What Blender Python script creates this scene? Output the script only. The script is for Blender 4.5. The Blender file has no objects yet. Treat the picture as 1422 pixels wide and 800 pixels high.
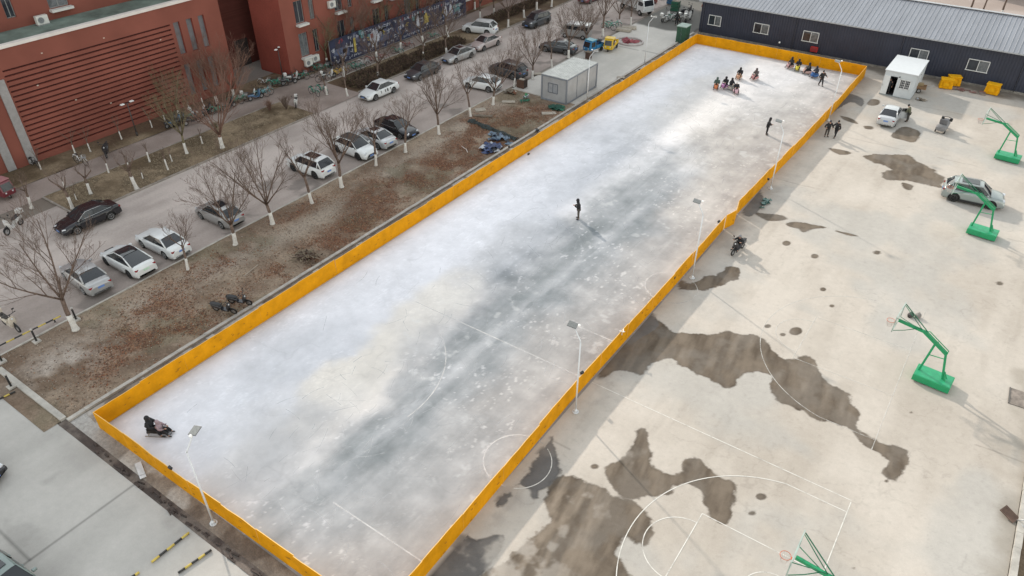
import bpy, math, random
import numpy as np
from mathutils import Vector, Matrix

S = bpy.context.scene
COL = S.collection
PI = math.pi
R_ = math.radians
# ------------------------------------------------------------------ camera, light, exposure
CAM = Vector((14.506, -21.436, 30.166))
CR = Vector((0.8207090874, 0.5713440987, 0.0015857754))
CU = Vector((-0.3378751775, 0.4830999819, 0.8077467251))
CF = Vector((-0.4607352366, 0.6634608718, -0.5895275340))
FPX = 1020.4
cd = bpy.data.cameras.new('camera')
cd.sensor_width = 36.0
cd.lens = 36.0 * FPX / 1422.0
cd.clip_end = 2000
cam = bpy.data.objects.new('camera', cd)
COL.objects.link(cam)
M = Matrix((CR, CU, -CF)).transposed().to_4x4()
M.translation = CAM
cam.matrix_world = M
S.camera = cam

AZ = Vector((0.908, -0.419, 0)).normalized()      # the way the sunlight travels over the ground
EL = 25.0
w = bpy.data.worlds.new('World')
S.world = w
w.use_nodes = True
nt = w.node_tree
bg = nt.nodes['Background']
sky = nt.nodes.new('ShaderNodeTexSky')
sky.sky_type = 'NISHITA'
sky.sun_disc = False
sky.sun_elevation = R_(EL)
sky.sun_rotation = math.atan2(-AZ.x, -AZ.y)
sky.dust_density = 0.1
sky.air_density = 3.0
sky.ozone_density = 3.5
hs = nt.nodes.new('ShaderNodeHueSaturation')
hs.inputs['Saturation'].default_value = 0.22
nt.links.new(sky.outputs[0], hs.inputs['Color'])
nt.links.new(hs.outputs[0], bg.inputs[0])
bg.inputs[1].default_value = 0.15
sd = bpy.data.lights.new('sun', 'SUN')
sd.energy = 1.7
sd.angle = R_(1.2)
sd.color = (1.0, 0.91, 0.79)
sun = bpy.data.objects.new('sun', sd)
COL.objects.link(sun)
tr = Vector((AZ.x * math.cos(R_(EL)), AZ.y * math.cos(R_(EL)), -math.sin(R_(EL))))
sun.rotation_euler = tr.to_track_quat('-Z', 'Y').to_euler()
sun.location = (-60, 40, 60)
vs = S.view_settings
vs.view_transform = 'Standard'
vs.look = 'None'
vs.gamma = 1
vs.use_curve_mapping = False
vs.exposure = 1.24

# ------------------------------------------------------------------ helpers
def ray(u, v):
    return CF + (u - 711) / FPX * CR - (v - 400) / FPX * CU
def G(u, v, z=0.0):                       # point of the place at height z seen at photo position u, v
    d = ray(u, v)
    return CAM + d * ((z - CAM.z) / d.z)
def WX(u, v, x):
    d = ray(u, v)
    return CAM + d * ((x - CAM.x) / d.x)
def WY(u, v, y):
    d = ray(u, v)
    return CAM + d * ((y - CAM.y) / d.y)

_h = np.random.RandomState(7).rand(257, 257)
def vnoise(x, y):
    xi = np.floor(x).astype(int); yi = np.floor(y).astype(int)
    fx = x - xi; fy = y - yi
    fx = fx * fx * (3 - 2 * fx); fy = fy * fy * (3 - 2 * fy)
    a = _h[xi % 257, yi % 257]; b = _h[(xi + 1) % 257, yi % 257]
    c = _h[xi % 257, (yi + 1) % 257]; d = _h[(xi + 1) % 257, (yi + 1) % 257]
    return (a * (1 - fx) + b * fx) * (1 - fy) + (c * (1 - fx) + d * fx) * fy
def fbm(x, y, o=4, s=1.0, ox=0.0):
    r = 0; a = 0.5; t = 0
    x = np.asarray(x, float) * s + 31.7 + ox; y = np.asarray(y, float) * s + 57.3 + ox * 1.7
    for i in range(o):
        r = r + a * vnoise(x, y); t += a; a *= 0.55; x = x * 2.03 + 11.3; y = y * 2.01 + 5.1
    return r / t
def sstep(a, b, x):
    t = np.clip((x - a) / (b - a), 0, 1)
    return t * t * (3 - 2 * t)

def lin(r, g, b):
    f = lambda c: (c / 255 / 12.92) if c / 255 <= .04045 else ((c / 255 + .055) / 1.055) ** 2.4
    return (f(r), f(g), f(b))

MATS = {}
def mat(name, col, rough=.6, metal=0.0, var=.12, scale=2.5, spec=.5, bump=0.0, bscale=30, coat=0.0, fine=0.0, stretch=None, emit=0):
    if name in MATS: return MATS[name]
    m = bpy.data.materials.new(name); m.use_nodes = True
    n = m.node_tree; b = n.nodes['Principled BSDF']
    b.inputs['Roughness'].default_value = rough
    b.inputs['Metallic'].default_value = metal
    b.inputs['Specular IOR Level'].default_value = spec
    b.inputs['Coat Weight'].default_value = coat
    b.inputs['Coat Roughness'].default_value = .08
    tc = n.nodes.new('ShaderNodeTexCoord')
    src = tc.outputs['Object']
    if stretch:
        mp = n.nodes.new('ShaderNodeMapping'); mp.inputs['Scale'].default_value = stretch
        n.links.new(src, mp.inputs[0]); src = mp.outputs[0]
    nz = n.nodes.new('ShaderNodeTexNoise'); nz.inputs['Scale'].default_value = scale
    nz.inputs['Detail'].default_value = 6; nz.inputs['Roughness'].default_value = .65
    n.links.new(src, nz.inputs['Vector'])
    mx = n.nodes.new('ShaderNodeMix'); mx.data_type = 'RGBA'
    c1 = tuple(c * (1 - var * 1.6) for c in col[:3]) + (1,); c2 = tuple(min(1, c * (1 + var * 1.3)) for c in col[:3]) + (1,)
    mx.inputs[6].default_value = c1; mx.inputs[7].default_value = c2
    rp = n.nodes.new('ShaderNodeMapRange'); rp.inputs[1].default_value = .3; rp.inputs[2].default_value = .7
    n.links.new(nz.outputs['Fac'], rp.inputs[0]); n.links.new(rp.outputs[0], mx.inputs[0])
    out = mx.outputs[2]
    n.links.new(out, b.inputs['Base Color'])
    if bump:
        n2 = n.nodes.new('ShaderNodeTexNoise'); n2.inputs['Scale'].default_value = bscale; n2.inputs['Detail'].default_value = 3
        n.links.new(src, n2.inputs['Vector'])
        bp = n.nodes.new('ShaderNodeBump'); bp.inputs['Strength'].default_value = bump; bp.inputs['Distance'].default_value = .03
        n.links.new(n2.outputs['Fac'], bp.inputs['Height']); n.links.new(bp.outputs[0], b.inputs['Normal'])
    if emit:
        b.inputs['Emission Color'].default_value = tuple(col[:3]) + (1,); b.inputs['Emission Strength'].default_value = emit
    MATS[name] = m
    return m

def attr_mat(name, rough=.85, spec=.3, fine=.12, fscale=9, bump=.3, bscale=25, worn=None):
    m = bpy.data.materials.new(name); m.use_nodes = True
    n = m.node_tree; b = n.nodes['Principled BSDF']
    b.inputs['Roughness'].default_value = rough; b.inputs['Specular IOR Level'].default_value = spec
    a = n.nodes.new('ShaderNodeAttribute'); a.attribute_name = 'albedo'
    tc = n.nodes.new('ShaderNodeTexCoord')
    last = a.outputs['Color']
    for sc, am in ((fscale, fine), (fscale * 6.3, fine * .8)):
        nz = n.nodes.new('ShaderNodeTexNoise'); nz.inputs['Scale'].default_value = sc; nz.inputs['Detail'].default_value = 5
        nz.inputs['Roughness'].default_value = .7
        n.links.new(tc.outputs['Object'], nz.inputs['Vector'])
        mr = n.nodes.new('ShaderNodeMapRange'); mr.inputs[1].default_value = .3; mr.inputs[2].default_value = .7
        mr.inputs[3].default_value = 1 - am; mr.inputs[4].default_value = 1 + am
        n.links.new(nz.outputs['Fac'], mr.inputs[0])
        vm = n.nodes.new('ShaderNodeVectorMath'); vm.operation = 'SCALE'
        n.links.new(last, vm.inputs[0]); n.links.new(mr.outputs[0], vm.inputs['Scale'])
        last = vm.outputs[0]
    n.links.new(last, b.inputs['Base Color'])
    if bump:
        n2 = n.nodes.new('ShaderNodeTexNoise'); n2.inputs['Scale'].default_value = bscale; n2.inputs['Detail'].default_value = 4
        n.links.new(tc.outputs['Object'], n2.inputs['Vector'])
        bp = n.nodes.new('ShaderNodeBump'); bp.inputs['Strength'].default_value = bump; bp.inputs['Distance'].default_value = .03
        n.links.new(n2.outputs['Fac'], bp.inputs['Height']); n.links.new(bp.outputs[0], b.inputs['Normal'])
    return m

class MB:
    def __init__(s): s.v = []; s.f = []; s.m = []; s.sm = []
    def add(s, vs_, fs, mi=0, sm=False):
        o = len(s.v); s.v.extend([tuple(p) for p in vs_])
        for f in fs: s.f.append(tuple(i + o for i in f)); s.m.append(mi); s.sm.append(sm)
        return s
    def box(s, cx, cy, cz, sx, sy, sz, rz=0.0, mi=0, rx=0.0, ry=0.0, taper=1.0):
        M_ = Matrix.Translation((cx, cy, cz)) @ Matrix.Rotation(rz, 4, 'Z') @ Matrix.Rotation(ry, 4, 'Y') @ Matrix.Rotation(rx, 4, 'X')
        c = []
        for z in (-1, 1):
            t = taper if z > 0 else 1
            for x, y in ((-1, -1), (1, -1), (1, 1), (-1, 1)):
                c.append(M_ @ Vector((x * sx / 2 * t, y * sy / 2 * t, z * sz / 2)))
        return s.add(c, [(3, 2, 1, 0), (4, 5, 6, 7), (0, 1, 5, 4), (1, 2, 6, 5), (2, 3, 7, 6), (3, 0, 4, 7)], mi)
    def bar(s, a, b, wd, h=None, mi=0):
        a = Vector(a); b = Vector(b); d = b - a; L = d.length
        if L < 1e-6: return s
        h = h or wd
        q = d.to_track_quat('X', 'Z').to_matrix().to_4x4(); q.translation = (a + b) / 2
        c = []
        for z in (-1, 1):
            for x, y in ((-1, -1), (1, -1), (1, 1), (-1, 1)): c.append(q @ Vector((x * L / 2, y * wd / 2, z * h / 2)))
        return s.add(c, [(3, 2, 1, 0), (4, 5, 6, 7), (0, 1, 5, 4), (1, 2, 6, 5), (2, 3, 7, 6), (3, 0, 4, 7)], mi)
    def tube(s, pts, rad, n=8, mi=0, caps=True):
        pts = [Vector(p) for p in pts]; o = len(s.v)
        if not hasattr(rad, '__len__'): rad = [rad] * len(pts)
        up = None
        for i, p in enumerate(pts):
            d = (pts[min(i + 1, len(pts) - 1)] - pts[max(i - 1, 0)])
            if d.length < 1e-9: d = Vector((0, 0, 1))
            d.normalize()
            if up is None: up = d.orthogonal().normalized()
            else:
                up = up - d * up.dot(d)
                up = up.normalized() if up.length > 1e-5 else d.orthogonal().normalized()
            sd_ = d.cross(up)
            for k in range(n):
                a = 2 * PI * k / n
                s.v.append(tuple(p + (up * math.cos(a) + sd_ * math.sin(a)) * rad[i]))
        for i in range(len(pts) - 1):
            for k in range(n):
                a = o + i * n + k; b = o + i * n + (k + 1) % n
                s.f.append((a, b, b + n, a + n)); s.m.append(mi); s.sm.append(n > 4)
        if caps:
            s.f.append(tuple(o + k for k in range(n))[::-1]); s.m.append(mi); s.sm.append(False)
            s.f.append(tuple(o + (len(pts) - 1) * n + k for k in range(n))); s.m.append(mi); s.sm.append(False)
        return s
    def sphere(s, c, r, sc=(1, 1, 1), nu=10, nv=6, mi=0, rz=0):
        c = Vector(c); o = []; f = []
        for j in range(nv + 1):
            ph = PI * j / nv
            for i in range(nu):
                th = 2 * PI * i / nu
                q = Vector((math.sin(ph) * math.cos(th) * sc[0], math.sin(ph) * math.sin(th) * sc[1], math.cos(ph) * sc[2])) * r
                q.rotate(Matrix.Rotation(rz, 3, 'Z')); o.append(c + q)
        for j in range(nv):
            for i in range(nu):
                a = j * nu + i; b = j * nu + (i + 1) % nu
                f.append((a, a + nu, b + nu, b))
        return s.add(o, f, mi, True)
    def torus(s, c, R, r, axis='Y', n=18, k=5, mi=0, arc=2 * PI, a0=0):
        c = Vector(c); pts = []
        for i in range(n + 1):
            a = a0 + arc * i / n
            ca, sa = math.cos(a) * R, math.sin(a) * R
            pts.append(c + (Vector((ca, 0, sa)) if axis == 'Y' else Vector((0, ca, sa)) if axis == 'X' else Vector((ca, sa, 0))))
        return s.tube(pts, r, k, mi, caps=arc < 2 * PI - .01)
    def disc(s, c, r, wd, axis='Y', n=16, mi=0):
        c = Vector(c); d = {'X': Vector((wd / 2, 0, 0)), 'Y': Vector((0, wd / 2, 0)), 'Z': Vector((0, 0, wd / 2))}[axis]
        return s.tube([c - d, c + d], r, n, mi)
    def prism(s, poly, z0, z1, mi=0, mside=None):
        n = len(poly); vs_ = [(x, y, z0) for x, y in poly] + [(x, y, z1) for x, y in poly]
        s.add(vs_, [tuple(range(n))[::-1], tuple(range(n, 2 * n))], mi)
        return s.add(vs_, [(i, (i + 1) % n, (i + 1) % n + n, i + n) for i in range(n)], mi if mside is None else mside)
    def slab(s, poly, y0, y1, mi=0):          # polygon in x,z pulled along y
        n = len(poly); vs_ = [(x, y0, z) for x, z in poly] + [(x, y1, z) for x, z in poly]
        return s.add(vs_, [tuple(range(n)), tuple(range(n, 2 * n))[::-1]] + [(i, i + n, (i + 1) % n + n, (i + 1) % n) for i in range(n)], mi)
    def mesh(s, name, mats):
        me = bpy.data.meshes.new(name); me.from_pydata(s.v, [], s.f)
        for m in (mats if isinstance(mats, (list, tuple)) else [mats]): me.materials.append(m)
        me.polygons.foreach_set('material_index', s.m)
        me.polygons.foreach_set('use_smooth', s.sm)
        me.update()
        return me
    def build(s, name, mats, parent=None, bevel=0.0, loc=None):
        o = bpy.data.objects.new(name, s.mesh(name, mats)); COL.objects.link(o)
        if parent: o.parent = parent
        if loc is not None: o.location = loc
        if bevel:
            b = o.modifiers.new('bevel', 'BEVEL'); b.width = bevel; b.segments = 2; b.limit_method = 'ANGLE'; b.angle_limit = R_(40)
        return o

def tag(o, label=None, cat=None, group=None, kind=None):
    if label: o['label'] = label
    if cat: o['category'] = cat
    if group: o['group'] = group
    if kind: o['kind'] = kind
    return o
def thing(name, label, cat, loc=(0, 0, 0), rz=0.0, group=None):
    o = bpy.data.objects.new(name, None); COL.objects.link(o)
    o.empty_display_size = .2
    o.location = loc; o.rotation_euler = (0, 0, rz)
    return tag(o, label, cat, group)
KIDS = {}
def kids(o): return [c for c in o.children]
def dup(root, loc, rz=0.0, label=None, scale=None, group=None, skip=()):
    r = root.copy(); COL.objects.link(r); r.location = loc; r.rotation_euler = (0, 0, rz)
    if scale: r.scale = (scale,) * 3 if not hasattr(scale, '__len__') else scale
    if label: r['label'] = label
    if group: r['group'] = group
    for ch in list(root.children):
        if ch.name.split('.')[0] in skip: continue
        c = ch.copy(); COL.objects.link(c); c.parent = r
        for g in ch.children:
            d = g.copy(); COL.objects.link(d); d.parent = c
    return r
PROTO = {}
def place(key, maker, loc, rz=0.0, label=None, scale=None, group=None):
    """first use builds the thing and sets it down, later uses copy it"""
    if key not in PROTO:
        o = maker(); PROTO[key] = o
        o.location = loc; o.rotation_euler = (0, 0, rz)
        if scale: o.scale = (scale,) * 3 if not hasattr(scale, '__len__') else scale
        if label: o['label'] = label
        if group: o['group'] = group
        return o
    return dup(PROTO[key], loc, rz, label, scale, group)

def grid(name, x0, x1, y0, y1, step, z, fn, material, zfn=None, kind='structure'):
    nx = max(2, int((x1 - x0) / step) + 1); ny = max(2, int((y1 - y0) / step) + 1)
    X, Y = np.meshgrid(np.linspace(x0, x1, nx), np.linspace(y0, y1, ny), indexing='ij')
    Z = np.full_like(X, z) if zfn is None else z + zfn(X, Y)
    co = np.stack([X, Y, Z], -1).reshape(-1, 3)
    me = bpy.data.meshes.new(name)
    i = np.arange(nx - 1)[:, None] * ny + np.arange(ny - 1)[None, :]
    fs = np.stack([i, i + ny, i + ny + 1, i + 1], -1).reshape(-1, 4)
    me.vertices.add(len(co)); me.vertices.foreach_set('co', co.ravel())
    me.loops.add(fs.size); me.loops.foreach_set('vertex_index', fs.ravel())
    me.polygons.add(len(fs)); me.polygons.foreach_set('loop_start', np.arange(0, fs.size, 4)); me.polygons.foreach_set('loop_total', np.full(len(fs), 4))
    me.update(calc_edges=True)
    at = me.attributes.new('albedo', 'FLOAT_COLOR', 'POINT')
    c = fn(X, Y).reshape(-1, 3)
    at.data.foreach_set('color', np.concatenate([np.clip(c, 0, 1), np.ones((len(c), 1))], 1).astype(np.float32).ravel())
    me.materials.append(material)
    o = bpy.data.objects.new(name, me); COL.objects.link(o)
    if kind: o['kind'] = kind
    return o
def C3(c, X): return np.broadcast_to(np.array(c), X.shape + (3,)).astype(float).copy()
def mixc(a, b, t): return a * (1 - t[..., None]) + b * t[..., None]
# ------------------------------------------------------------------ ground and pavements
def f_base(X, Y):
    n = fbm(X, Y, 4, .08)
    return mixc(C3((.16, .13, .105), X), C3((.26, .24, .22), X), sstep(.35, .65, n))
grid('ground', -700, 700, -300, 1100, 8, -0.02, f_base, attr_mat('earth_ground'))

def f_street(X, Y):
    n = fbm(X, Y, 5, .18); n2 = fbm(X, Y * .25, 4, 1.1, 9)
    c = mixc(C3((.33, .285, .262), X), C3((.47, .41, .38), X), sstep(.3, .7, n * .6 + n2 * .4))
    bay = sstep(-35.9, -35.7, X)
    c = mixc(c, c * np.array((.86, .84, .83)), bay)
    st = sstep(.6, .74, fbm(X, Y, 4, .45, 40)) * bay
    c = mixc(c, C3((.12, .105, .095), X), st * .6)
    drive = np.exp(-((X + 38.3) / 1.7) ** 2)
    c = c * (1 + .07 * drive)[..., None]
    seam = (np.abs(X + 35.8) < .09)
    return mixc(c, C3((.38, .36, .34), X), seam * .75)
grid('street', -46.2, -30.86, -45, 150, .2, 0.0, f_street, attr_mat('street_paving', fine=.10, fscale=6))

def f_path(X, Y):
    n = fbm(X, Y, 5, .3, 3)
    c = mixc(C3((.205, .162, .142), X), C3((.30, .245, .22), X), sstep(.3, .7, n))
    return c
grid('path', -51.9, -48.5, -45, 150, .25, .004, f_path, attr_mat('path_paving', fine=.12, fscale=7))
grid('path_crossing', -48.5, -43.0, 25.8, 32.6, .25, .05, f_path, bpy.data.materials['path_paving'])

def f_lawn(X, Y):
    n = fbm(X, Y, 5, .35, 5); n2 = fbm(X, Y, 4, .12, 8)
    c = mixc(C3((.105, .075, .045), X), C3((.235, .18, .12), X), sstep(.35, .65, n))
    return mixc(c, C3((.09, .055, .035), X), sstep(.52, .68, n2) * .8)
lawn_m = attr_mat('dry_lawn', fine=.3, fscale=5, bump=.8, bscale=14)
bump_z = lambda X, Y: (fbm(X, Y, 4, .5, 2) - .5) * .14
grid('verge', -48.5, -43.05, 0.6, 25.8, .2, .07, f_lawn, lawn_m, bump_z)
grid('verge', -48.5, -43.6, 32.6, 150, .25, .07, f_lawn, lawn_m, bump_z)
grid('verge', -55.8, -51.9, -45, 150, .25, .04, f_lawn, lawn_m, bump_z)

LEAFSPOTS = [(-24.6, 37.5, 2.6, 3.2, 1.0), (-25.5, 31, 3, 3.5, .8), (-24.5, 24, 2.2, 5, 1.0), (-23.6, 12, 1.6, 5, .9), (-27.2, -3.5, 1.6, 2.2, .8), (-28.8, 2.5, 1.2, 3.0, .9),
             (-23.9, -5, 1.4, 4.5, .9), (-26.2, -6.2, .9, 1.2, 1.0), (-29.2, 11, .9, 3, .5), (-26.5, 17.5, 2.0, 2.5, .6), (-28.5, 33.5, 1.6, 2.5, .5), (-23.4, 5.5, 1.3, 3, .8)]
def leafmask(X, Y):
    m = 0
    for x, y, sx, sy, a in LEAFSPOTS: m = m + a * np.exp(-((X - x) / sx) ** 2 - ((Y - y) / sy) ** 2)
    return np.clip(m, 0, 1) * sstep(.3, .6, fbm(X, Y, 4, .55, 12))
def f_dirt(X, Y):
    n = fbm(X, Y, 5, .22, 1); n2 = fbm(X, Y, 5, .8, 21)
    c = mixc(C3((.145, .10, .07), X), C3((.275, .21, .155), X), sstep(.32, .62, n * .6 + n2 * .4))
    track = np.exp(-((X + 28.0 - .9 * np.sin(Y * .13)) / 1.2) ** 2) * sstep(.35, .6, fbm(X, Y * .5, 3, .3, 6))
    c = mixc(c, C3((.32, .27, .22), X), np.clip(track * .75, 0, 1))
    corner = np.exp(-((X + 27.2) / 1.6) ** 2 - ((Y + 9.5) / 2.2) ** 2)
    c = mixc(c, C3((.36, .31, .27), X), np.clip(corner * 1.1, 0, 1) * sstep(.3, .6, n2))
    c = mixc(c, C3((.185, .075, .038), X), leafmask(X, Y) * .85)
    g = sstep(.58, .7, fbm(X, Y, 4, .28, 33))
    return mixc(c, C3((.10, .095, .055), X), g * .4)
dirt_z = lambda X, Y: (fbm(X, Y, 5, .6, 2) - .5) * .16
grid('planting_strip', -30.72, -22.3, -11.9, 43.2, .14, .07, f_dirt, attr_mat('bare_dirt', fine=.28, fscale=6, bump=.9, bscale=16), dirt_z)

def f_conc(lo, hi, s=.12, warm=0.0):
    def f(X, Y):
        n = fbm(X, Y, 5, s, 14); n2 = fbm(X, Y * .2, 4, .9, 17); n3 = fbm(X, Y, 4, .5, 50)
        c = mixc(C3(lo, X), C3(hi, X), sstep(.28, .72, .55 * n + .25 * n2 + .2 * n3))
        return c
    return f
# ---- damp patches: where the concrete is wet, from outlines walked over the court
WET = [
 ([(905,440),(935,458),(985,465),(1005,460),(1060,470),(1075,490),(1100,500),(1125,495),(1140,515),(1150,530),(1180,548),(1192,575),(1195,600),(1225,618),(1252,622),(1256,640),(1240,665),(1225,657),(1232,640),(1195,612),(1170,592),(1130,580),(1085,560),(1070,540),(1072,522),(1050,518),(1030,525),(1015,540),(990,530),(965,520),(945,505),(925,500),(900,510),(890,522),(860,515),(835,528),(826,515),(842,500),(850,480),(862,466),(880,452)], 0),
 ([(955,395),(975,385),(1000,378),(1015,371),(1027,378),(1018,390),(1000,398),(975,402),(950,404),(938,398),(942,388)], 0),
 ([(895,596),(885,600),(879,620),(860,640),(845,645),(845,665),(868,687),(898,692),(925,686),(938,676),(955,674),(970,685),(978,706),(990,722),(1004,728),(1016,712),(1021,690),(1017,670),(1002,662),(988,648),(965,634),(948,640),(950,655),(930,660),(912,652),(902,632),(900,610)], 0),
 ([(765,668),(800,665),(830,672),(850,690),(882,700),(902,720),(905,742),(895,762),(880,752),(868,745),(860,770),(866,812),(670,812),(705,772),(735,752),(762,725),(757,700)], 0),
 ([(600,800),(640,745),(662,750),(700,742),(690,775),(650,812),(595,812)], 1),
 ([(692,690),(722,672),(740,640),(768,600),(775,640),(771,664),(752,684),(742,690),(726,672),(712,674),(713,692),(690,706)], 1),
 ([(1200,217),(1225,215),(1258,215),(1288,232),(1312,246),(1308,260),(1285,257),(1262,251),(1240,250),(1226,246),(1228,238),(1240,236),(1215,226)], 0),
 ([(1237,190),(1244,182),(1256,176),(1276,182),(1277,190),(1270,198),(1250,194)], 0),
 ([(1150,206),(1168,208),(1184,213),(1166,215)], 0),
 ([(1048,296),(1066,297),(1085,299),(1094,305),(1072,307),(1060,304)], 0),
 ([(1090,311),(1103,308),(1125,311),(1147,316),(1128,319),(1115,323),(1108,318),(1098,316)], 0),
 ([(1158,320),(1178,324),(1192,328),(1176,327)], 0),
 ([(1167,161),(1183,165),(1192,172),(1184,171),(1172,167)], 0),
 ([(1200,175),(1212,176),(1211,180),(1201,179)], 0),
 ([(1252,254),(1262,256),(1268,259),(1264,264),(1256,262)], 0),
 ([(1204,145),(1210,138),(1220,139),(1221,144),(1213,147)], 0),
 ([(1160,132),(1175,129),(1198,137),(1196,148),(1180,142),(1150,160),(1145,152)], 1),
 ([(1035,280),(1050,262),(1062,280),(1045,300),(1030,296)], 1),
 ([(862,462),(872,445),(890,440),(905,436),(915,452),(890,470),(872,478)], 1),
]
def disc_pts(u, v, r, sq=.5, n=9): return [(u + r * math.cos(2 * PI * i / n), v + r * sq * math.sin(2 * PI * i / n)) for i in range(n)]
for u, v, r in [(1092,338,5.5),(1131,356,5),(1218,351,5),(1105,460,10),(1066,453,5),(1087,465,4),(1057,690,7),(1044,713,6),(1388,394,4),(826,648,5),(1143,402,4),(1209,729,2.5),(1186,789,2.5),(1231,668,2.5),(1265,573,2),(1155,425,3)]:
    WET.append((disc_pts(u, v, r, .6), 0))
def catmull(poly):
    p = [Vector((a[0], a[1])) for a in poly]; q = []; n = len(p)
    for i in range(n):
        p0, p1, p2, p3 = p[i - 1], p[i], p[(i + 1) % n], p[(i + 2) % n]
        for t in (0, .33, .66): q.append(.5 * (2 * p1 + (p2 - p0) * t + (2 * p0 - 5 * p1 + 4 * p2 - p3) * t * t + (3 * p1 - p0 - 3 * p2 + p3) * t ** 3))
    return np.array(q)
WETP = [(catmull([G(a, b)[:2] for a, b in poly]), k, len(poly)) for poly, k in WET]
def sdf(X, Y, P):
    """distance to the outline, positive inside"""
    d = np.full(X.shape, 1e9); ins = np.zeros(X.shape, bool)
    for (x0, y0), (x1, y1) in zip(P, np.roll(P, -1, 0)):
        ex, ey = x1 - x0, y1 - y0; t = np.clip(((X - x0) * ex + (Y - y0) * ey) / (ex * ex + ey * ey + 1e-12), 0, 1)
        d = np.minimum(d, (X - x0 - t * ex) ** 2 + (Y - y0 - t * ey) ** 2)
        c_ = ((y0 > Y) != (y1 > Y)) & (X < (x1 - x0) * (Y - y0) / (y1 - y0 + 1e-12) + x0); ins ^= c_
    d = np.sqrt(d); return np.where(ins, d, -d)
def wetness(X, Y):
    wv = np.zeros(X.shape); dep = np.zeros(X.shape); gy = np.zeros(X.shape)
    nj = (fbm(X, Y, 5, 1.1, 31) - .5) * 1.0 + (fbm(X, Y, 3, 5.0, 37) - .5) * .22
    for P, k, n in WETP:
        m = 1.2; sel = (X > P[:, 0].min() - m) & (X < P[:, 0].max() + m) & (Y > P[:, 1].min() - m) & (Y < P[:, 1].max() + m)
        if not sel.any(): continue
        d = sdf(X[sel], Y[sel], P) + nj[sel] * (.75 if n > 9 else .18)
        q = sstep(-.05, .09, d) if n > 9 else sstep(-.035, .05, d); wv[sel] = np.maximum(wv[sel], q); dep[sel] = np.maximum(dep[sel], d * (q > 0)); gy[sel] = np.maximum(gy[sel], q * k)
    return wv, dep, gy
COURT_LO = (.385, .342, .298); COURT_HI = (.495, .448, .40)
def f_court(X, Y):
    c = f_conc(COURT_LO, COURT_HI)(X, Y)
    # old tyre and scraper trails along the court, and grey worn clouds
    t = sstep(.56, .72, fbm(X * 1.0, Y * .12, 4, 1.7, 70)) * sstep(.45, .6, fbm(X, Y, 3, .09, 71))
    c = mixc(c, c * np.array((.80, .79, .78)), t * .3)
    g = sstep(.5, .7, fbm(X, Y, 4, .16, 90))
    c = mixc(c, C3((.345, .345, .335), X), g * .45)
    # pour joints
    for xj in ():
        c = mixc(c, c * .72, (np.abs(X - xj) < .06) * (fbm(X, Y, 2, .3, 5) > .52) * .8)
    for yj in (2.2, 14.5, 26.8, 39.1, 51.4, 63.7):
        c = mixc(c, c * .75, (np.abs(Y - yj - .03 * X) < .06) * (fbm(X, Y, 2, .25, 6) > .5) * .8)
    # greyer, darker blotches beside the barrier
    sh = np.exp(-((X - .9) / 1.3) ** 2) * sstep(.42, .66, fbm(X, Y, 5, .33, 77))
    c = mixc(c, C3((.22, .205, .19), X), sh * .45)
    e = sstep(20.6, 22, X + (fbm(X, Y, 3, .6) - .5) * 2)
    c = mixc(c, C3((.25, .22, .18), X), e * .6)
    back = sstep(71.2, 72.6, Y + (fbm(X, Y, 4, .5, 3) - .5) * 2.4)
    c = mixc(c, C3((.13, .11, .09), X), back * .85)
    # fine specks, hairline cracks and drip marks
    sp = sstep(.74, .80, fbm(X, Y, 2, 4.5, 15)); c = mixc(c, c * .7, sp * .22)
    cr = np.abs(fbm(X, Y, 5, .22, 61) - .5); c = mixc(c, c * .72, (1 - sstep(.002, .006, cr)) * .35 * (fbm(X, Y, 2, .2, 64) > .5))
    wv, dep, gy = wetness(X, Y)
    # damp halo, then the wet core: streaked along the court and patchy
    st = fbm(X * 2.2 + Y * .35, Y * .45 - X * .1, 5, 1.0, 19); mo = fbm(X, Y, 5, .75, 23)
    near = sstep(8, 2, X) * sstep(8, 0, Y)
    tone = np.clip(sstep(.32, .70, .5 * st + .5 * mo) * (.55 + .45 * near), 0, 1)
    lo = C3((.082, .063, .047), X); hi = C3((.245, .20, .158), X)
    wet = mixc(lo, hi, tone)
    wet = mixc(wet, np.array((.12, .112, .108)) * (1 + .5 * (mo - .5))[..., None], gy)
    wet = mixc(wet, wet * .72, np.exp(-((dep - .06) / .07) ** 2) * .8)
    dry = sstep(.60, .70, fbm(X, Y, 5, .55, 87)) * near
    wv = wv * (1 - .85 * dry) * (.80 + .20 * sstep(.3, .6, mo))
    wv = np.maximum(wv, 0); halo = sstep(-.02, .35, wv) * (1 - wv) * .25; c = c * (1 - halo)[..., None]
    c = mixc(c, wet, wv)
    return c
court_m = attr_mat('court_concrete', rough=.95, spec=.15, fine=.055, fscale=2.2, bump=.15)
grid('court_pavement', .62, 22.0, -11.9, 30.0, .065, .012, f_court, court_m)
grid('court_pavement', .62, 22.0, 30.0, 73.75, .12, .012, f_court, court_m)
grid('court_pavement', -21.95, .62, -11.9, 73.75, .22, .012, f_court, court_m)
def f_slab(X, Y):
    c = f_conc((.345, .33, .31), (.455, .435, .41), .16)(X, Y)
    for xj in (-15.1, -5.2, 4.0):
        c = mixc(c, c * .55, (np.abs(X - xj) < .035) * 1.0)
    c = mixc(c, c * .6, (np.abs(Y + 17.75) < .035) * (X < -15.1) * 1.0)
    d = sstep(.6, .72, fbm(X, Y, 5, .4, 28))
    c = mixc(c, c * .78, d * .7)
    return c
grid('forecourt_pavement', -27.0, 45, -45, -12.45, .12, .012, f_slab, attr_mat('forecourt_concrete', fine=.05, fscale=2.5, bump=.12))
grid('forecourt_pavement', -70, -27.0, -45, -13.2, .5, .01, f_street, bpy.data.materials['street_paving'])
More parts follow.
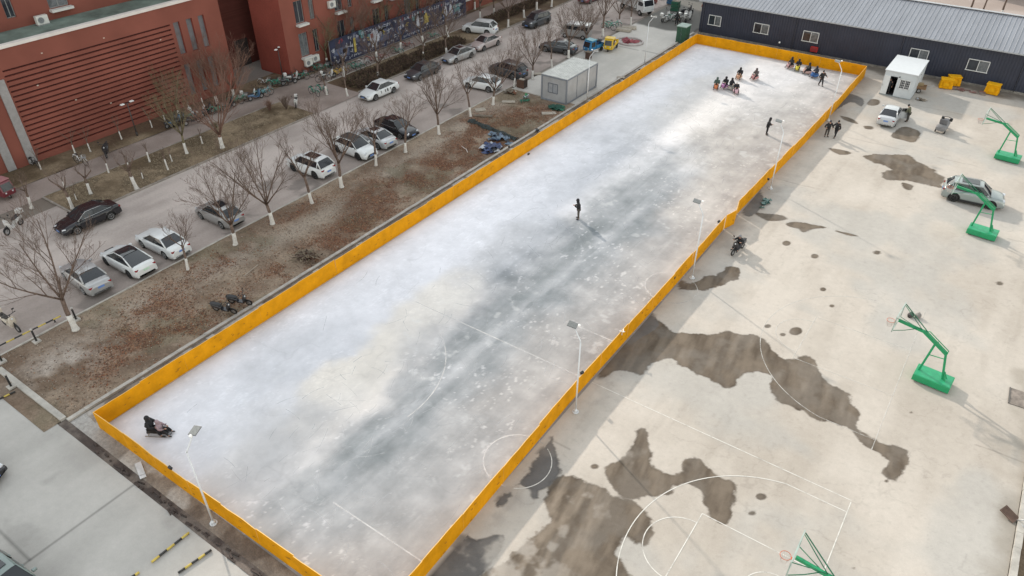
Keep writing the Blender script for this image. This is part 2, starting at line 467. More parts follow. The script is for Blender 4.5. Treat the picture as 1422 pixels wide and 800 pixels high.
def f_pad(X, Y):
    c = f_conc((.42, .40, .37), (.53, .505, .47), .2)(X, Y)
    c = mixc(c, c * .5, (np.abs(Y - 64.2 - .05 * X) < .09) * 1.0)
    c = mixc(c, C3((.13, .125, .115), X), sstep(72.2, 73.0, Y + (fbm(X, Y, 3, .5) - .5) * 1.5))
    return c
pad_m = attr_mat('yard_concrete', fine=.05, fscale=3, bump=.12)
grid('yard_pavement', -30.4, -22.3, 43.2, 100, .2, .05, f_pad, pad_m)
def f_damp(X, Y):
    n = fbm(X, Y, 5, .7, 44)
    c = mixc(C3((.13, .10, .08), X), C3((.24, .20, .165), X), sstep(.35, .6, n))
    return mixc(c, C3((.38, .35, .32), X), sstep(.6, .68, fbm(X, Y, 4, .35, 48)))
dm = attr_mat('damp_gutter', rough=.7, fine=.25, fscale=5, bump=.8, bscale=14)
grid('gutter', -21.95, -20.3, -11.2, 73.7, .1, .018, f_damp, dm, lambda X, Y: (fbm(X, Y, 4, 1.1) - .5) * .04)
def f_trench(X, Y):
    n = fbm(X, Y, 5, .9, 54)
    c = mixc(C3((.06, .045, .04), X), C3((.135, .11, .095), X), sstep(.35, .6, n))
    return c
grid('drain_trench', -22.3, 3.0, -12.45, -11.98, .06, .02, f_trench, dm, lambda X, Y: (fbm(X, Y, 4, 1.5) - .5) * .07)
def f_front(X, Y):
    c = f_damp(X, Y)
    k = sstep(-16, -20, X + (fbm(X, Y, 3, .6) - .5) * 3)
    return mixc(c, C3((.36, .345, .33), X), k * .85)
grid('gutter', -21.95, 1.5, -11.98, -11.15, .08, .02, f_front, dm)
grid('verge', -30.7, -22.4, -13.2, -12.25, .12, .03, f_dirt, bpy.data.materials['bare_dirt'], lambda X, Y: (fbm(X, Y, 4, 1.1) - .5) * .06)
grid('verge', 22.35, 60, -40, 140, .4, .03, f_lawn, lawn_m, bump_z)

# pale broad pavement behind the dark building and the far side of the street
def f_far(X, Y):
    return mixc(C3((.34, .28, .25), X), C3((.42, .36, .33), X), sstep(.35, .65, fbm(X, Y, 4, .2, 3)))
grid('far_pavement', -20, 120, 90, 150, .8, .02, f_far, attr_mat('far_paving'))

# kerbs
kerb_m = mat('kerb_concrete', (.40, .375, .34), .85, var=.16, scale=1.5)
kerb_d = mat('kerb_stone_dull', (.27, .24, .215), .85, var=.18, scale=1.5)
def kerb(x, y0, y1, wd, h, m=kerb_m, name='kerb', seg=1.0):
    k = MB(); y = y0; rnd = random.Random(int(x * 10))
    while y < y1:
        e = min(y + seg, y1)
        k.box(x + rnd.uniform(-.012, .012), (y + e) / 2, h / 2 + rnd.uniform(-.008, .008), wd, e - y - .012, h)
        y = e
    tag(k.build(name, m), kind='structure')
kerb(-30.79, -12.0, 43.2, .13, .13)
kerb(-22.12, -12.0, 73.5, .26, .15)
kerb(-48.5, .6, 25.8, .12, .12, kerb_d); kerb(-43.0, .6, 25.8, .14, .13, kerb_d)
kerb(-48.5, 32.6, 120, .12, .12, kerb_m); kerb(-43.55, 32.6, 120, .14, .13, kerb_d)
kerb(22.18, -40, 140, .30, .16)
k = MB(); k.box(-26.0, -12.08, .08, 7.2, .34, .16); tag(k.build('kerb', kerb_m), kind='structure')
k = MB(); k.box(-45.75, .55, .06, 5.5, .14, .12); tag(k.build('kerb', kerb_d), kind='structure')
k = MB(); k.box(-26.35, 43.15, .05, 8.1, .2, .1); tag(k.build('kerb', kerb_m), kind='structure')

# ------------------------------------------------------------------ ice
ICEPTS = [  # photo position of a patch, whiteness of the ice there, warm tint painted in for sunlight
 (200,580,.90,0),(300,540,.93,0),(250,640,.85,0),(400,500,.78,0),(450,470,.80,0),(480,430,.92,0),(560,380,.97,0),(700,290,1.0,0),(800,220,.97,0),(880,150,.98,0),(930,90,.92,.1),(985,75,.85,.1),
 (350,590,.85,.1),(330,660,.78,.4),(390,640,.62,.3),(480,560,.92,.8),(545,500,.98,1.0),(500,530,.95,.9),(590,470,.92,.8),(440,600,.66,.4),(600,440,.96,.8),(585,505,.45,.1),(650,410,.95,.8),(620,470,.34,0),(700,350,.95,.1),(700,352,.55,.2),(735,345,.6,.1),
 (760,300,.84,0),(725,365,.42,0),(430,680,.36,0),(380,700,.5,.1),(480,640,.28,0),(540,590,.30,0),(600,550,.34,0),(660,500,.38,.1),(700,450,.30,0),(740,400,.27,0),(800,350,.25,0),(830,290,.34,0),(860,320,.30,0),
 (870,270,.38,0),(900,240,.42,0),(930,265,.26,0),(880,310,.28,0),(950,230,.6,.2),(845,190,.75,0),(880,215,.55,0),(820,240,.85,0),(850,235,.66,0),(910,190,.9,.3),
 (450,740,.5,.3),(500,760,.58,.6),(560,700,.42,.4),(600,650,.42,.4),(650,600,.48,.5),(680,560,.58,.8),(720,520,.58,.9),(760,470,.62,.7),(800,430,.58,.7),(860,400,.6,.7),(900,360,.66,.8),(940,330,.62,.7),(960,290,.68,.8),
 (880,370,.45,.3),(840,400,.45,.3),(640,560,.42,.2),(580,640,.42,.3),(640,520,.30,0),(560,570,.26,0),(510,610,.27,0),(620,530,.28,0),(690,470,.27,0),(770,375,.24,0),(720,420,.26,0),(680,480,.30,0),(1000,250,.7,.9),(1040,200,.66,.9),(1000,200,.64,.8),(1060,150,.70,.6),(950,160,.78,.6),(1000,130,.82,.5),(1080,120,.72,.3),(1130,130,.72,.6),(1090,190,.66,.8),
 (1160,110,.55,.4),(1100,160,.52,.7),(1150,125,.52,.6),(1040,230,.48,.8),(900,160,.80,.2),(870,125,.84,.1),(560,760,.52,.6),(540,780,.5,.6),(820,470,.5,.6),(990,310,.6,.7)]
ICEPTS += [(560,680,.38,.2),(620,630,.40,.2),(680,570,.42,.3),(730,510,.42,.3),(790,450,.43,.2),(840,390,.38,.1),(880,340,.36,.1),(500,700,.34,.1),(440,720,.36,.1),(690,520,.42,.1),(620,600,.42,.1),(560,650,.40,.1),(740,440,.36,0),(800,390,.33,0),(840,340,.34,0),(250,590,.95,0),(500,430,1.0,0),(640,340,1.05,0),(620,300+60,1.0,0)]
_ip = np.array([(*G(a, b)[:2], c * .76 if d >= .6 and c < .72 else max(c, .27), d) for a, b, c, d in ICEPTS])
def f_ice(X, Y):
    wx = X + (fbm(X, Y, 4, .35, 3) - .5) * 2.6; wy = Y + (fbm(X, Y, 4, .35, 8) - .5) * 4.5
    num = 0; nw = 0; den = 1e-9
    for x, y, a, b in _ip:
        sx = 1.25 + .012 * (y + 12); sy = 2.2 + .045 * (y + 12)
        g = np.exp(-((wx - x) / sx) ** 2 - ((wy - y) / sy) ** 2) + 1e-7
        num = num + g * a; nw = nw + g * b; den = den + g
    a = num / den; b = nw / den
    streak = fbm(X * 3.0, Y * .22, 4, 1.0, 5) - .5
    cl = fbm(X, Y, 5, .7, 66) - .5
    mid = np.clip(1 - np.abs(a - .5) * 1.6, 0, 1)
    a = a + streak * .13 * mid + cl * (.10 + .20 * mid)
    # long paler band scraped through the dark ice
    xb = -7.05 + .012 * (Y - 5)
    band = np.exp(-((X - xb + (fbm(X, Y, 3, .3, 2) - .5) * .5) / .5) ** 2) * sstep(-9, -2, Y) * (1 - sstep(24, 33, Y))
    a = a + band * .13 * sstep(.3, .55, fbm(X * 2, Y * .4, 3, 1.2, 9) + .1)
    fleck = sstep(.69, .77, fbm(X * 1.3 + Y * .5, Y * .8 - X * .5, 3, 3.6, 80)) * sstep(.42, .6, fbm(X, Y, 3, .3, 81)) * np.clip(1.25 - a, 0, 1)
    a = a + fleck * .26
    a = np.clip(a, 0.1, 1.06)[..., None]; b = np.clip(b, 0, 1)[..., None]
    dark = np.array((.125, .145, .157)); white = np.array((.725, .72, .765))
    darkw = np.array((.20, .178, .172)); whitew = np.array((.72, .665, .605))  # warm pair carries the sunlit tint in the ice colour
    t = np.clip((a - .2) / .8, 0, 1.05)
    c = (dark * (1 - b) + darkw * b) * (1 - t) + (white * (1 - b) + whitew * b) * t
    # refrozen seams, fine skate marks and snow dust
    for o_, sc in ((120, 2.6), (133, 4.1)):
        sk = np.abs(fbm(X * sc * .9 + Y * .35, Y * sc * .16 - X * .2, 3, 1.0, o_) - .5)
        c = c * (1 + .10 * (1 - sstep(.0, .02, sk)) * sstep(.4, .6, fbm(X, Y, 3, .3, o_ + 5)))[..., None]
    seam = np.abs(fbm(X, Y, 4, .16, 141) - .5); c = c * (1 - .09 * (1 - sstep(.0, .006, seam)))[..., None]
    c = c * (1 + .10 * (fbm(X, Y, 3, 3.2, 150) - .5) + .16 * (fbm(X, Y, 4, .9, 155) - .5))[..., None]
    dust = sstep(.66, .76, fbm(X, Y, 5, 1.3, 160)) * sstep(.5, .7, fbm(X, Y, 3, .18, 163)); c = mixc(c, C3((.66, .66, .67), X), dust * .25)
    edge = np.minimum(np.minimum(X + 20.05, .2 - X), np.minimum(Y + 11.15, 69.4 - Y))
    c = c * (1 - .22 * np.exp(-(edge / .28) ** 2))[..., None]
    return c
ice_m = attr_mat('ice_surface', rough=.6, spec=.15, fine=.035, fscale=1.6, bump=.10, bscale=6)
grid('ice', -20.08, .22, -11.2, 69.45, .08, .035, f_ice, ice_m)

# ------------------------------------------------------------------ painted lines, worn
def worn_mat(name, col, lo, hi, sc=1.2):
    m = bpy.data.materials.new(name); m.use_nodes = True; n = m.node_tree; b = n.nodes['Principled BSDF']
    b.inputs['Base Color'].default_value = col + (1,); b.inputs['Roughness'].default_value = .7
    tc = n.nodes.new('ShaderNodeTexCoord'); nz = n.nodes.new('ShaderNodeTexNoise'); nz.inputs['Scale'].default_value = sc
    nz.inputs['Detail'].default_value = 8; nz.inputs['Roughness'].default_value = .7
    n.links.new(tc.outputs['Object'], nz.inputs[0])
    mr = n.nodes.new('ShaderNodeMapRange'); mr.inputs[1].default_value = lo; mr.inputs[2].default_value = hi
    n.links.new(nz.outputs['Fac'], mr.inputs[0]); n.links.new(mr.outputs[0], b.inputs['Alpha'])
    return m
def strip(k, pts, wd, z):
    n = len(pts); V = []
    for i, p in enumerate(pts):
        a = Vector(pts[max(i - 1, 0)]); b = Vector(pts[min(i + 1, n - 1)]); d = (b - a).normalized(); q = Vector((-d.y, d.x)) * wd / 2
        V += [(p[0] + q.x, p[1] + q.y, z), (p[0] - q.x, p[1] - q.y, z)]
    k.add(V, [(2 * i, 2 * i + 1, 2 * i + 3, 2 * i + 2) for i in range(n - 1)])
def arc(cx, cy, r, a0, a1, n=60): return [(cx + r * math.cos(R_(a0 + (a1 - a0) * i / n)), cy + r * math.sin(R_(a0 + (a1 - a0) * i / n))) for i in range(n + 1)]
LX, WYD = 15.1, 7.44
k = MB(); z = .0215; wl = .047
def half_court(k, cy, z, side=1, sideline=True):
    if side > 0:
        strip(k, [(LX, cy - WYD), (LX, cy + WYD - .1)], wl, z)
    if sideline: strip(k, [(.25, cy + WYD), (LX, cy + WYD)], wl, z)
    strip(k, [(LX - 5.8, cy - 2.45), (LX - 5.8, cy + 2.45)], wl, z + .0006)
    strip(k, arc(LX - 5.8, cy, 1.8, 90, 270), wl, z + .0012)
    for s in (-1, 1):
        strip(k, [(LX - 5.8, cy + s * 2.45), (LX - .03, cy + s * 2.45)], wl, z + .0004)
    strip(k, [(LX - .03, cy - 6.6), (LX - 3.0, cy - 6.6)] if cy > 5 else [(LX - .03, cy + 6.6), (LX - 3.0, cy + 6.6)], wl, z + .0004)
    strip(k, arc(LX - 1.575, cy, 6.75, 102, 258), wl, z + .0009)
half_court(k, 0, z)
strip(k, arc(LX - 1.575, 0, 1.25, 90, 270, 30), wl, z)
strip(k, arc(0, 0, 1.8, -62, 62), wl, z)
tag(k.build('court_line', worn_mat('court_paint', (.64, .615, .57), .22, .52)), kind='structure')
k = MB(); half_court(k, 18.9, z, 1, False); strip(k, arc(0, 18.9, 1.8, -75, 75), wl, z)
tag(k.build('court_line', worn_mat('court_paint_faded', (.62, .60, .56), .25, .75)), kind='structure')
k = MB(); z = .0405
strip(k, arc(0, 0, 1.8, 75, 285), .07, z); strip(k, arc(0, 18.9, 1.8, 80, 280), .07, z)
strip(k, [(-13.5, WYD), (-.05, WYD)], .07, z); strip(k, [(-6.0, -WYD), (-.05, -WYD)], .07, z)
strip(k, arc(-LX + 1.575, 0, 6.75, -8, 58), .06, z)
strip(k, [(-4, 11.45), (-.05, 11.45)], .06, z)
tag(k.build('court_line', worn_mat('paint_under_ice', (.74, .72, .71), .25, .8, .6)), kind='structure')
k = MB(); rnd = random.Random(3)
for i in range(620):                                    # skate and scraper scratches
    y = rnd.uniform(-10, 60); x = rnd.gauss(-7, 3.6)
    if not -19 < x < -.6: continue
    a = rnd.choice((rnd.gauss(90, 16), rnd.uniform(0, 180))); L = rnd.uniform(.3, 1.8); cv = rnd.uniform(-.5, .5)
    pts = [(x, y)]
    for j in range(6):
        a += cv * 14; x += math.cos(R_(a)) * L / 6; y += math.sin(R_(a)) * L / 6; pts.append((x, y))
    if all(-19.8 < p[0] < -.2 and -10.9 < p[1] < 69 for p in pts): strip(k, pts, rnd.uniform(.012, .03), .0395)
tag(k.build('ice_scratches', worn_mat('scratched_ice', (.60, .61, .63), .30, .9, 1.5)), kind='structure')
# ------------------------------------------------------------------ yellow barrier round the rink
yel = mat('yellow_board', (.62, .27, .004), .7, var=.13, scale=1.1, spec=.12)
yel_edge = mat('yellow_board_edge', (.74, .47, .16), .7, var=.1)
scuff = mat('board_scuff', (.22, .10, .015), .8, var=.3, scale=5)
BAR = thing('rink_barrier', 'low bright yellow board barrier running round the whole ice rink', 'barrier', (0, 0, 0))
brnd = random.Random(11)
def wall_line(pts, step, inward):
    """boards along a polyline, every board its own part"""
    P = [Vector((a, b)) for a, b in pts]
    seg = []; 
    for a, b in zip(P[:-1], P[1:]):
        n = max(1, round((b - a).length / step))
        for i in range(n): g_ = .006 / (b - a).length; seg.append((a + (b - a) * (i / n + g_), a + (b - a) * ((i + 1) / n - g_)))
    off = 0; hp = 1.25
    for a, b in seg:
        d = (b - a).normalized(); nrm = Vector((-d.y, d.x)) * inward
        hh = 1.25 + brnd.uniform(-.035, .035)
        t = brnd.uniform(-.04, .04); t2 = brnd.uniform(-.03, .03)
        m = MB(); N = 5; V = []; th = .035
        for i in range(N + 1):
            p = a + (b - a) * i / N
            bow = .03 * math.sin(PI * i / N) * brnd.uniform(-.5, 1)
            lean = t + (t2 - t) * i / N + bow
            for zz, oo in ((0, 0), (.62, lean * .5 + bow), (hh + brnd.uniform(-.008, .008), lean)):
                q = p + nrm * oo
                V.append((q.x, q.y, zz)); V.append((q.x + nrm.x * th, q.y + nrm.y * th, zz))
        F = []
        for i in range(N):
            o = i * 6; e = o + 6
            for j in (0, 2): F += [(o + j, e + j, e + j + 2, o + j + 2), (o + j + 1, o + j + 3, e + j + 3, e + j + 1)]
        m.add(V, F, 0)
        m.add(V, [(i * 6 + 4, i * 6 + 10, i * 6 + 11, i * 6 + 5) for i in range(N)], 1)
        m.add(V, [(0, 1, 3, 2), (2, 3, 5, 4), (N * 6, N * 6 + 2, N * 6 + 3, N * 6 + 1), (N * 6 + 2, N * 6 + 4, N * 6 + 5, N * 6 + 3)], 1)
        for s_ in range(brnd.randint(2, 6)):             # handling marks
            f = brnd.uniform(.1, .9); zz = brnd.uniform(.1, 1.1); p = a + (b - a) * f; l = brnd.uniform(.02, .12)
            for o_ in (-.006, th + .006):
                q = p + nrm * (t * .6 + o_ * 1.0 + (.03 if o_ > 0 else -.03))
                m.bar((q.x - d.x * l, q.y - d.y * l, zz), (q.x + d.x * l, q.y + d.y * l, zz + .02), .012, .018, 2)
        o = m.build('board', [yel, yel_edge, scuff], BAR)
wall_line([(-20.2, -11.25), (-20.25, 0), (-20.2, 20), (-20.15, 45), (-20.1, 69.6)], 3.1, -1)
wall_line([(-20.1, 69.62), (.55, 69.75)], 2.6, -1)
wall_line([(.62, 69.5), (.6, 57), (.45, 47), (.2, 38), (.05, 31.2)], 3.1, -1)
wall_line([(.07, 31.1), (.42, 29.6), (.08, 28.4)], 1.7, -1)
wall_line([(.06, 28.3), (.12, 19), (.05, 5.3), (.3, -5), (.42, -11.0)], 3.1, -1)
wall_line([(-20.2, -11.27), (-12, -11.2), (.45, -11.0)], 2.6, 1)
k = MB()
for y in np.arange(-9, 69, 6.2):                         # back stays of the boards
    k.bar((.0 if False else .5, y, .02), (.18, y, .95), .05, .05)
black_p = mat('black_plastic', (.02, .02, .022), .5, var=.2)
steel = mat('galvanised_steel', (.42, .43, .44), .45, .6, var=.1)
def black_unit(): 
    t = thing('spotlight', '', 'spotlight')
    b = MB(); b.box(0, 0, .14, .30, .20, .24, 0, 0, .25); b.build('housing', black_p, t, .015)
    g = MB(); g.box(.0, -.125, .12, .24, .02, .17, 0, 0, .25); g.build('lens', mat('dark_glass', (.02, .025, .03), .1, var=.05), t)
    c = MB(); c.bar((-.17, 0, -.08), (-.17, 0, .16), .03, .02); c.bar((.17, 0, -.08), (.17, 0, .16), .03, .02); c.build('bracket', black_p, t)
    return t
for (u, v, z, rz, lb) in [(734, 215, .45, 1.6, 'black box lamp standing on the ice against the left yellow boards'),
                       (707, 205, 1.22, -1.2, 'small black lamp outside the left boards next to the blue tarpaulins'),
                       (808, 519, 1.28, 1.3, 'black lamp on top of the right boards beside the second lamp post from the camera'),
                       (998, 309, 1.28, 1.3, 'black lamp on the right boards where they kink, near the parked scooter rider'),
                       (936, 387, .75, -1.5, 'black lamp hung on the outer face of the right boards over the far centre circle'),
                       (1067, 250, .8, -1.5, 'black lamp hanging on the outer face of the right boards below the fourth lamp post'),
                       (237, 651, 1.27, 0, 'black lamp clipped on top of the near boards below the two sledge riders')]:
    p = G(u, v, z); place('spot', black_unit, p, rz, lb, .65)
k = MB(); k.box(0, 0, .05, .34, .05, .04, .4); k.box(.05, .05, .09, .05, .30, .04, .5); k.box(0, 0, -.1, .04, .04, .3)
o = k.build('bracket_handle', mat('white_plastic', (.75, .75, .74), .5), None, .008); o.location = G(864, 461, 1.28); o.name = 'cable_clamp'; tag(o, 'white cable clamp sitting on top of the right yellow boards', 'clamp')

# ------------------------------------------------------------------ solar lamp posts
white_met = mat('white_painted_steel', (.62, .64, .66), .4, var=.05)
panel_m = mat('solar_panel_back', (.2, .205, .21), .35, var=.12, scale=9)
def lamp_post():
    t = thing('lamp_post', '', 'lamp post', group=None)
    b = MB(); b.tube([(0, 0, 0), (0, 0, .03)], .19, 12); b.tube([(0, 0, .03), (0, 0, .22)], [.11, .07], 12)
    for i in range(4): b.tube([(math.cos(i * PI / 2) * .14, math.sin(i * PI / 2) * .14, .03), (math.cos(i * PI / 2) * .14, math.sin(i * PI / 2) * .14, .08)], .02, 6)
    b.build('base_plate', white_met, t)
    b = MB(); b.tube([(0, 0, .2), (0, 0, 5.1)], [.052, .036], 10); b.build('pole', white_met, t)
    b = MB(); b.tube([(0, 0, 5.05), (-.06, .05, 5.2), (-.45, .12, 5.75), (-.55, .14, 5.85)], [.04, .036, .03, .03], 8); b.build('arm', white_met, t)
    h = MB(); h.box(-.62, .15, 5.93, .52, .42, .03, .2, 0, .12, .16); f = h.build('solar_panel', panel_m, t, .006)
    h = MB(); h.box(-.62, .15, 5.952, .48, .38, .012, .2, 0, .12, .16); h.build('cell_sheet', mat('solar_cells', (.17, .175, .17), .3, var=.2, scale=14), f)
    h = MB(); h.sphere((-.28, .26, 5.97), .08, (1, 1, .9)); h.build('sensor_globe', mat('white_dome', (.85, .85, .84), .35, var=.03), t)
    h = MB(); h.box(-.68, .14, 5.84, .42, .2, .05, .2, 0, 0, .16); h.build('lamp_head', white_met, t, .01)
    return t
LAMPS = [(-9.85, -11.6, -1.45, 'solar lamp post nearest the camera, in the gutter before the near yellow boards'),
         (.67, 4.80, 0, 'solar lamp post on the right of the rink beside the near centre circle'),
         (.72, 20.8, 0, 'solar lamp post standing on the far centre circle next to a small wet patch'),
         (.82, 37.0, 0, 'solar lamp post over the green fir branches, right of the rink'),
         (.77, 54.5, 0, 'solar lamp post behind the two men outside the right boards'),
         (-21.3, 43.9, 3.3, 'slim pale lamp post beside the grey container, left of the rink'),
         (-21.6, 57.9, 3.3, 'slim pale lamp post on the yard edge near the green cabinet, left of the rink')]
for x, y, rz, lb in LAMPS: place('lamp', lamp_post, (x, y, .03), rz, lb)
dark_met = mat('dark_painted_steel', (.05, .045, .045), .5, var=.1)
def park_lamp():
    t = thing('street_lamp', '', 'street lamp')
    b = MB(); b.tube([(0, 0, 0), (0, 0, 3.3)], [.07, .045], 8); b.tube([(0, 0, 0), (0, 0, .35)], .1, 8); b.build('pole', dark_met, t)
    b = MB(); b.bar((0, -.55, 3.25), (0, .55, 3.25), .05); b.build('cross_arm', dark_met, t)
    for s in (-1, 1):
        b = MB(); b.box(0, s * .5, 3.33, .3, .38, .08, taper=.8); b.build('lamp_head', mat('lamp_glass', (.75, .76, .76), .4, var=.04), t, .01)
    return t
place('plamp', park_lamp, (*G(191, 189)[:2], .05), .1, 'dark twin-headed street lamp against the grooved brick wall')
place('plamp', park_lamp, (*G(393, 108)[:2], .05), .5, 'dark twin-headed street lamp before the brick block, behind parked bicycles')

# ------------------------------------------------------------------ dark sheet-metal hall
def corr_mat(name, col, var=.06): return mat(name, col, .45, .0, var=var, scale=.35, spec=.4)
navy = corr_mat('dark_sheet_wall', (.029, .034, .054), .12)
roofm = mat('grey_roof_sheet', (.235, .245, .275), .5, .1, var=.10, scale=.8, stretch=(1, .15, 1))
win_fr = mat('window_frame_white', (.62, .63, .63), .5, var=.05)
glass = mat('dark_window_glass', (.03, .035, .045), .08, var=.3, scale=1.5, spec=.8)
pane_l = mat('pale_window_glass', (.13, .14, .15), .15, var=.3, scale=3, spec=.6)
HALL = thing('metal_hall', 'long dark blue sheet-metal hall with pale ribbed roof behind the rink', 'building', (-21.6, 73.75, 0))
b = MB(); Lh = 62.0; n = int(Lh / .32)
V = []; F = []
for i in range(n * 2):                                    # ribbed front wall
    x = i * .16; y = (0.0 if i % 2 else .03)
    V += [(x, y, 0.0), (x, y, 4.35)]
for i in range(n * 2 - 1): F.append((2 * i, 2 * i + 2, 2 * i + 3, 2 * i + 1))
b.add(V, F)
b.add([(0, 0.03, 0), (0, 14.5, 0), (0, 14.5, 4.35), (0, 7.3, 6.05), (0, .03, 4.35)], [(0, 4, 3, 2, 1)])
b.add([(Lh, 0.03, 0), (Lh, 14.5, 0), (Lh, 14.5, 4.35), (Lh, 7.3, 6.05), (Lh, .03, 4.35)], [(0, 1, 2, 3, 4)])
b.add([(0, 14.5, 0), (Lh, 14.5, 0), (Lh, 14.5, 4.35), (0, 14.5, 4.35)], [(0, 3, 2, 1)])
b.build('wall', navy, HALL)
b = MB(); V = []; F = []; rib = 0; x = -.35; prof = []
while x < Lh + .3:
    for dx, dz in ((0, 0), (.38, 0), (.41, .05), (.46, .05), (.49, 0)): prof.append((x + dx, dz))
    x += .49
for x, dz in prof: V += [(x, -.4, 4.26 + dz), (x, 7.3, 6.16 + dz), (x, 15.0, 4.2 + dz)]
for i in range(len(prof) - 1): F += [(3 * i, 3 * i + 3, 3 * i + 4, 3 * i + 1), (3 * i + 1, 3 * i + 4, 3 * i + 5, 3 * i + 2)]
b.add(V, F)
rf = b.build('roof', roofm, HALL)
b = MB(); b.box(Lh / 2, 7.3, 6.25, Lh + .6, .5, .03); b.box(Lh / 2, -.42, 4.22, Lh + .7, .03, .13); b.build('ridge_cap', mat('roof_trim', (.34, .35, .37), .5, var=.08), rf)
for dx_ in (.35, 12.4, 24.6, 36.8, 49):
    b = MB(); b.tube([(dx_, -.1, .1), (dx_, -.1, 4.1), (dx_, -.35, 4.25)], .05, 6); b.build('downpipe', mat('downpipe_grey', (.09, .095, .12), .5), HALL)
b = MB(); b.box(Lh / 2, -.06, .12, Lh, .16, .24); b.build('plinth', mat('plinth_concrete', (.2, .185, .165), .9, var=.25), HALL)
def hall_window(x, z, w_, h_):
    f = MB(); t_ = .07
    f.box(x, -.03, z + h_ / 2, w_ + t_, .08, t_); f.box(x, -.03, z - h_ / 2, w_ + t_ + .1, .12, t_)
    f.box(x - w_ / 2, -.03, z, t_, .08, h_); f.box(x + w_ / 2, -.03, z, t_, .08, h_); f.box(x + .02, -.03, z, t_ * .9, .08, h_)
    o = f.build('window', win_fr, HALL)
    g = MB(); g.box(x - w_ / 4, -.015, z, w_ / 2, .01, h_ - .05); g.box(x + w_ / 4, -.021, z, w_ / 2 - .06, .01, h_ - .05, mi=1)
    g.build('pane', [glass, pane_l], o)
for x0, x1, z0, z1 in [(-20.5, -18.7, 1.35, 2.65), (-14.45, -12.4, 1.4, 2.65), (-8.3, -6.25, 1.45, 2.75), (3.9, 6.0, 1.5, 2.9), (9.9, 12.2, 1.55, 2.85), (16.5, 18.6, 1.5, 2.8), (22.6, 24.7, 1.5, 2.8)]:
    hall_window((x0 + x1) / 2 + 21.6, (z0 + z1) / 2, (x1 - x0) * .9, (z1 - z0) * .92)
b = MB(); b.box(0, 0, 0, .85, .3, .6); b.box(0, -.16, .02, .7, .03, .42, mi=1)
o = b.build('hose_box', [mat('red_paint', (.36, .02, .02), .5), mat('dull_red', (.22, .02, .025), .6)], None, .02); o.location = (-6.45, 73.45, .82)
tag(o, 'small red fire hose box on the dark hall wall above the far boards', 'hose box')
b = MB(); b.sphere((0, 0, 0), .12); b.tube([(0, 0, 0), (0, .25, .02)], .03, 6)
o = b.build('wall_lamp', mat('white_dome', (.8, .8, .8), .4), None); o.location = (-10.75, 73.45, .85); tag(o, 'round white lamp at the foot of the dark hall wall behind the far boards', 'lamp')

# ------------------------------------------------------------------ brick buildings
def brick_mat(name, col):
    m = bpy.data.materials.new(name); m.use_nodes = True; n = m.node_tree; b = n.nodes['Principled BSDF']; b.inputs['Roughness'].default_value = .9
    b.inputs['Specular IOR Level'].default_value = .2
    tc = n.nodes.new('ShaderNodeTexCoord'); mp = n.nodes.new('ShaderNodeMapping'); mp.inputs['Rotation'].default_value = (PI / 2, 0, PI / 2)
    n.links.new(tc.outputs['Object'], mp.inputs[0])
    br = n.nodes.new('ShaderNodeTexBrick'); br.inputs['Scale'].default_value = 3.6; br.inputs['Mortar Size'].default_value = .012
    br.inputs['Color1'].default_value = (col[0] * 1.06, col[1] * 1.05, col[2] * 1.05, 1); br.inputs['Color2'].default_value = (col[0] * .9, col[1] * .88, col[2] * .88, 1); br.inputs['Mortar'].default_value = (col[0] * .8, col[1] * 1.1, col[2] * 1.1, 1)
    n.links.new(mp.outputs[0], br.inputs[0])
    nz = n.nodes.new('ShaderNodeTexNoise'); nz.inputs['Scale'].default_value = .25; nz.inputs['Detail'].default_value = 7
    n.links.new(tc.outputs['Object'], nz.inputs[0])
    mr = n.nodes.new('ShaderNodeMapRange'); mr.inputs[1].default_value = .3; mr.inputs[2].default_value = .7; mr.inputs[3].default_value = .84; mr.inputs[4].default_value = 1.14
    n.links.new(nz.outputs['Fac'], mr.inputs[0])
    vm = n.nodes.new('ShaderNodeVectorMath'); vm.operation = 'SCALE'; n.links.new(br.outputs[0], vm.inputs[0]); n.links.new(mr.outputs[0], vm.inputs['Scale'])
    n.links.new(vm.outputs[0], b.inputs['Base Color'])
    return m
brick = brick_mat('red_brick', (.265, .068, .051))
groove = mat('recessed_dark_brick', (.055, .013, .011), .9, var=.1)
coping = mat('pale_coping', (.64, .60, .57), .8, var=.06, scale=.8)
terr = mat('green_roofing_felt', (.15, .20, .175), .85, var=.3, scale=.5)
slot_m = mat('slot_glass', (.16, .165, .18), .25, var=.15, scale=1.5)
pil_m = mat('grey_render', (.28, .27, .27), .85, var=.1)
AX = -55.5
ANX = thing('brick_hall', 'red brick hall with long horizontal grooves and a pale parapet, left edge', 'building', (AX, 0, 0))
b = MB()
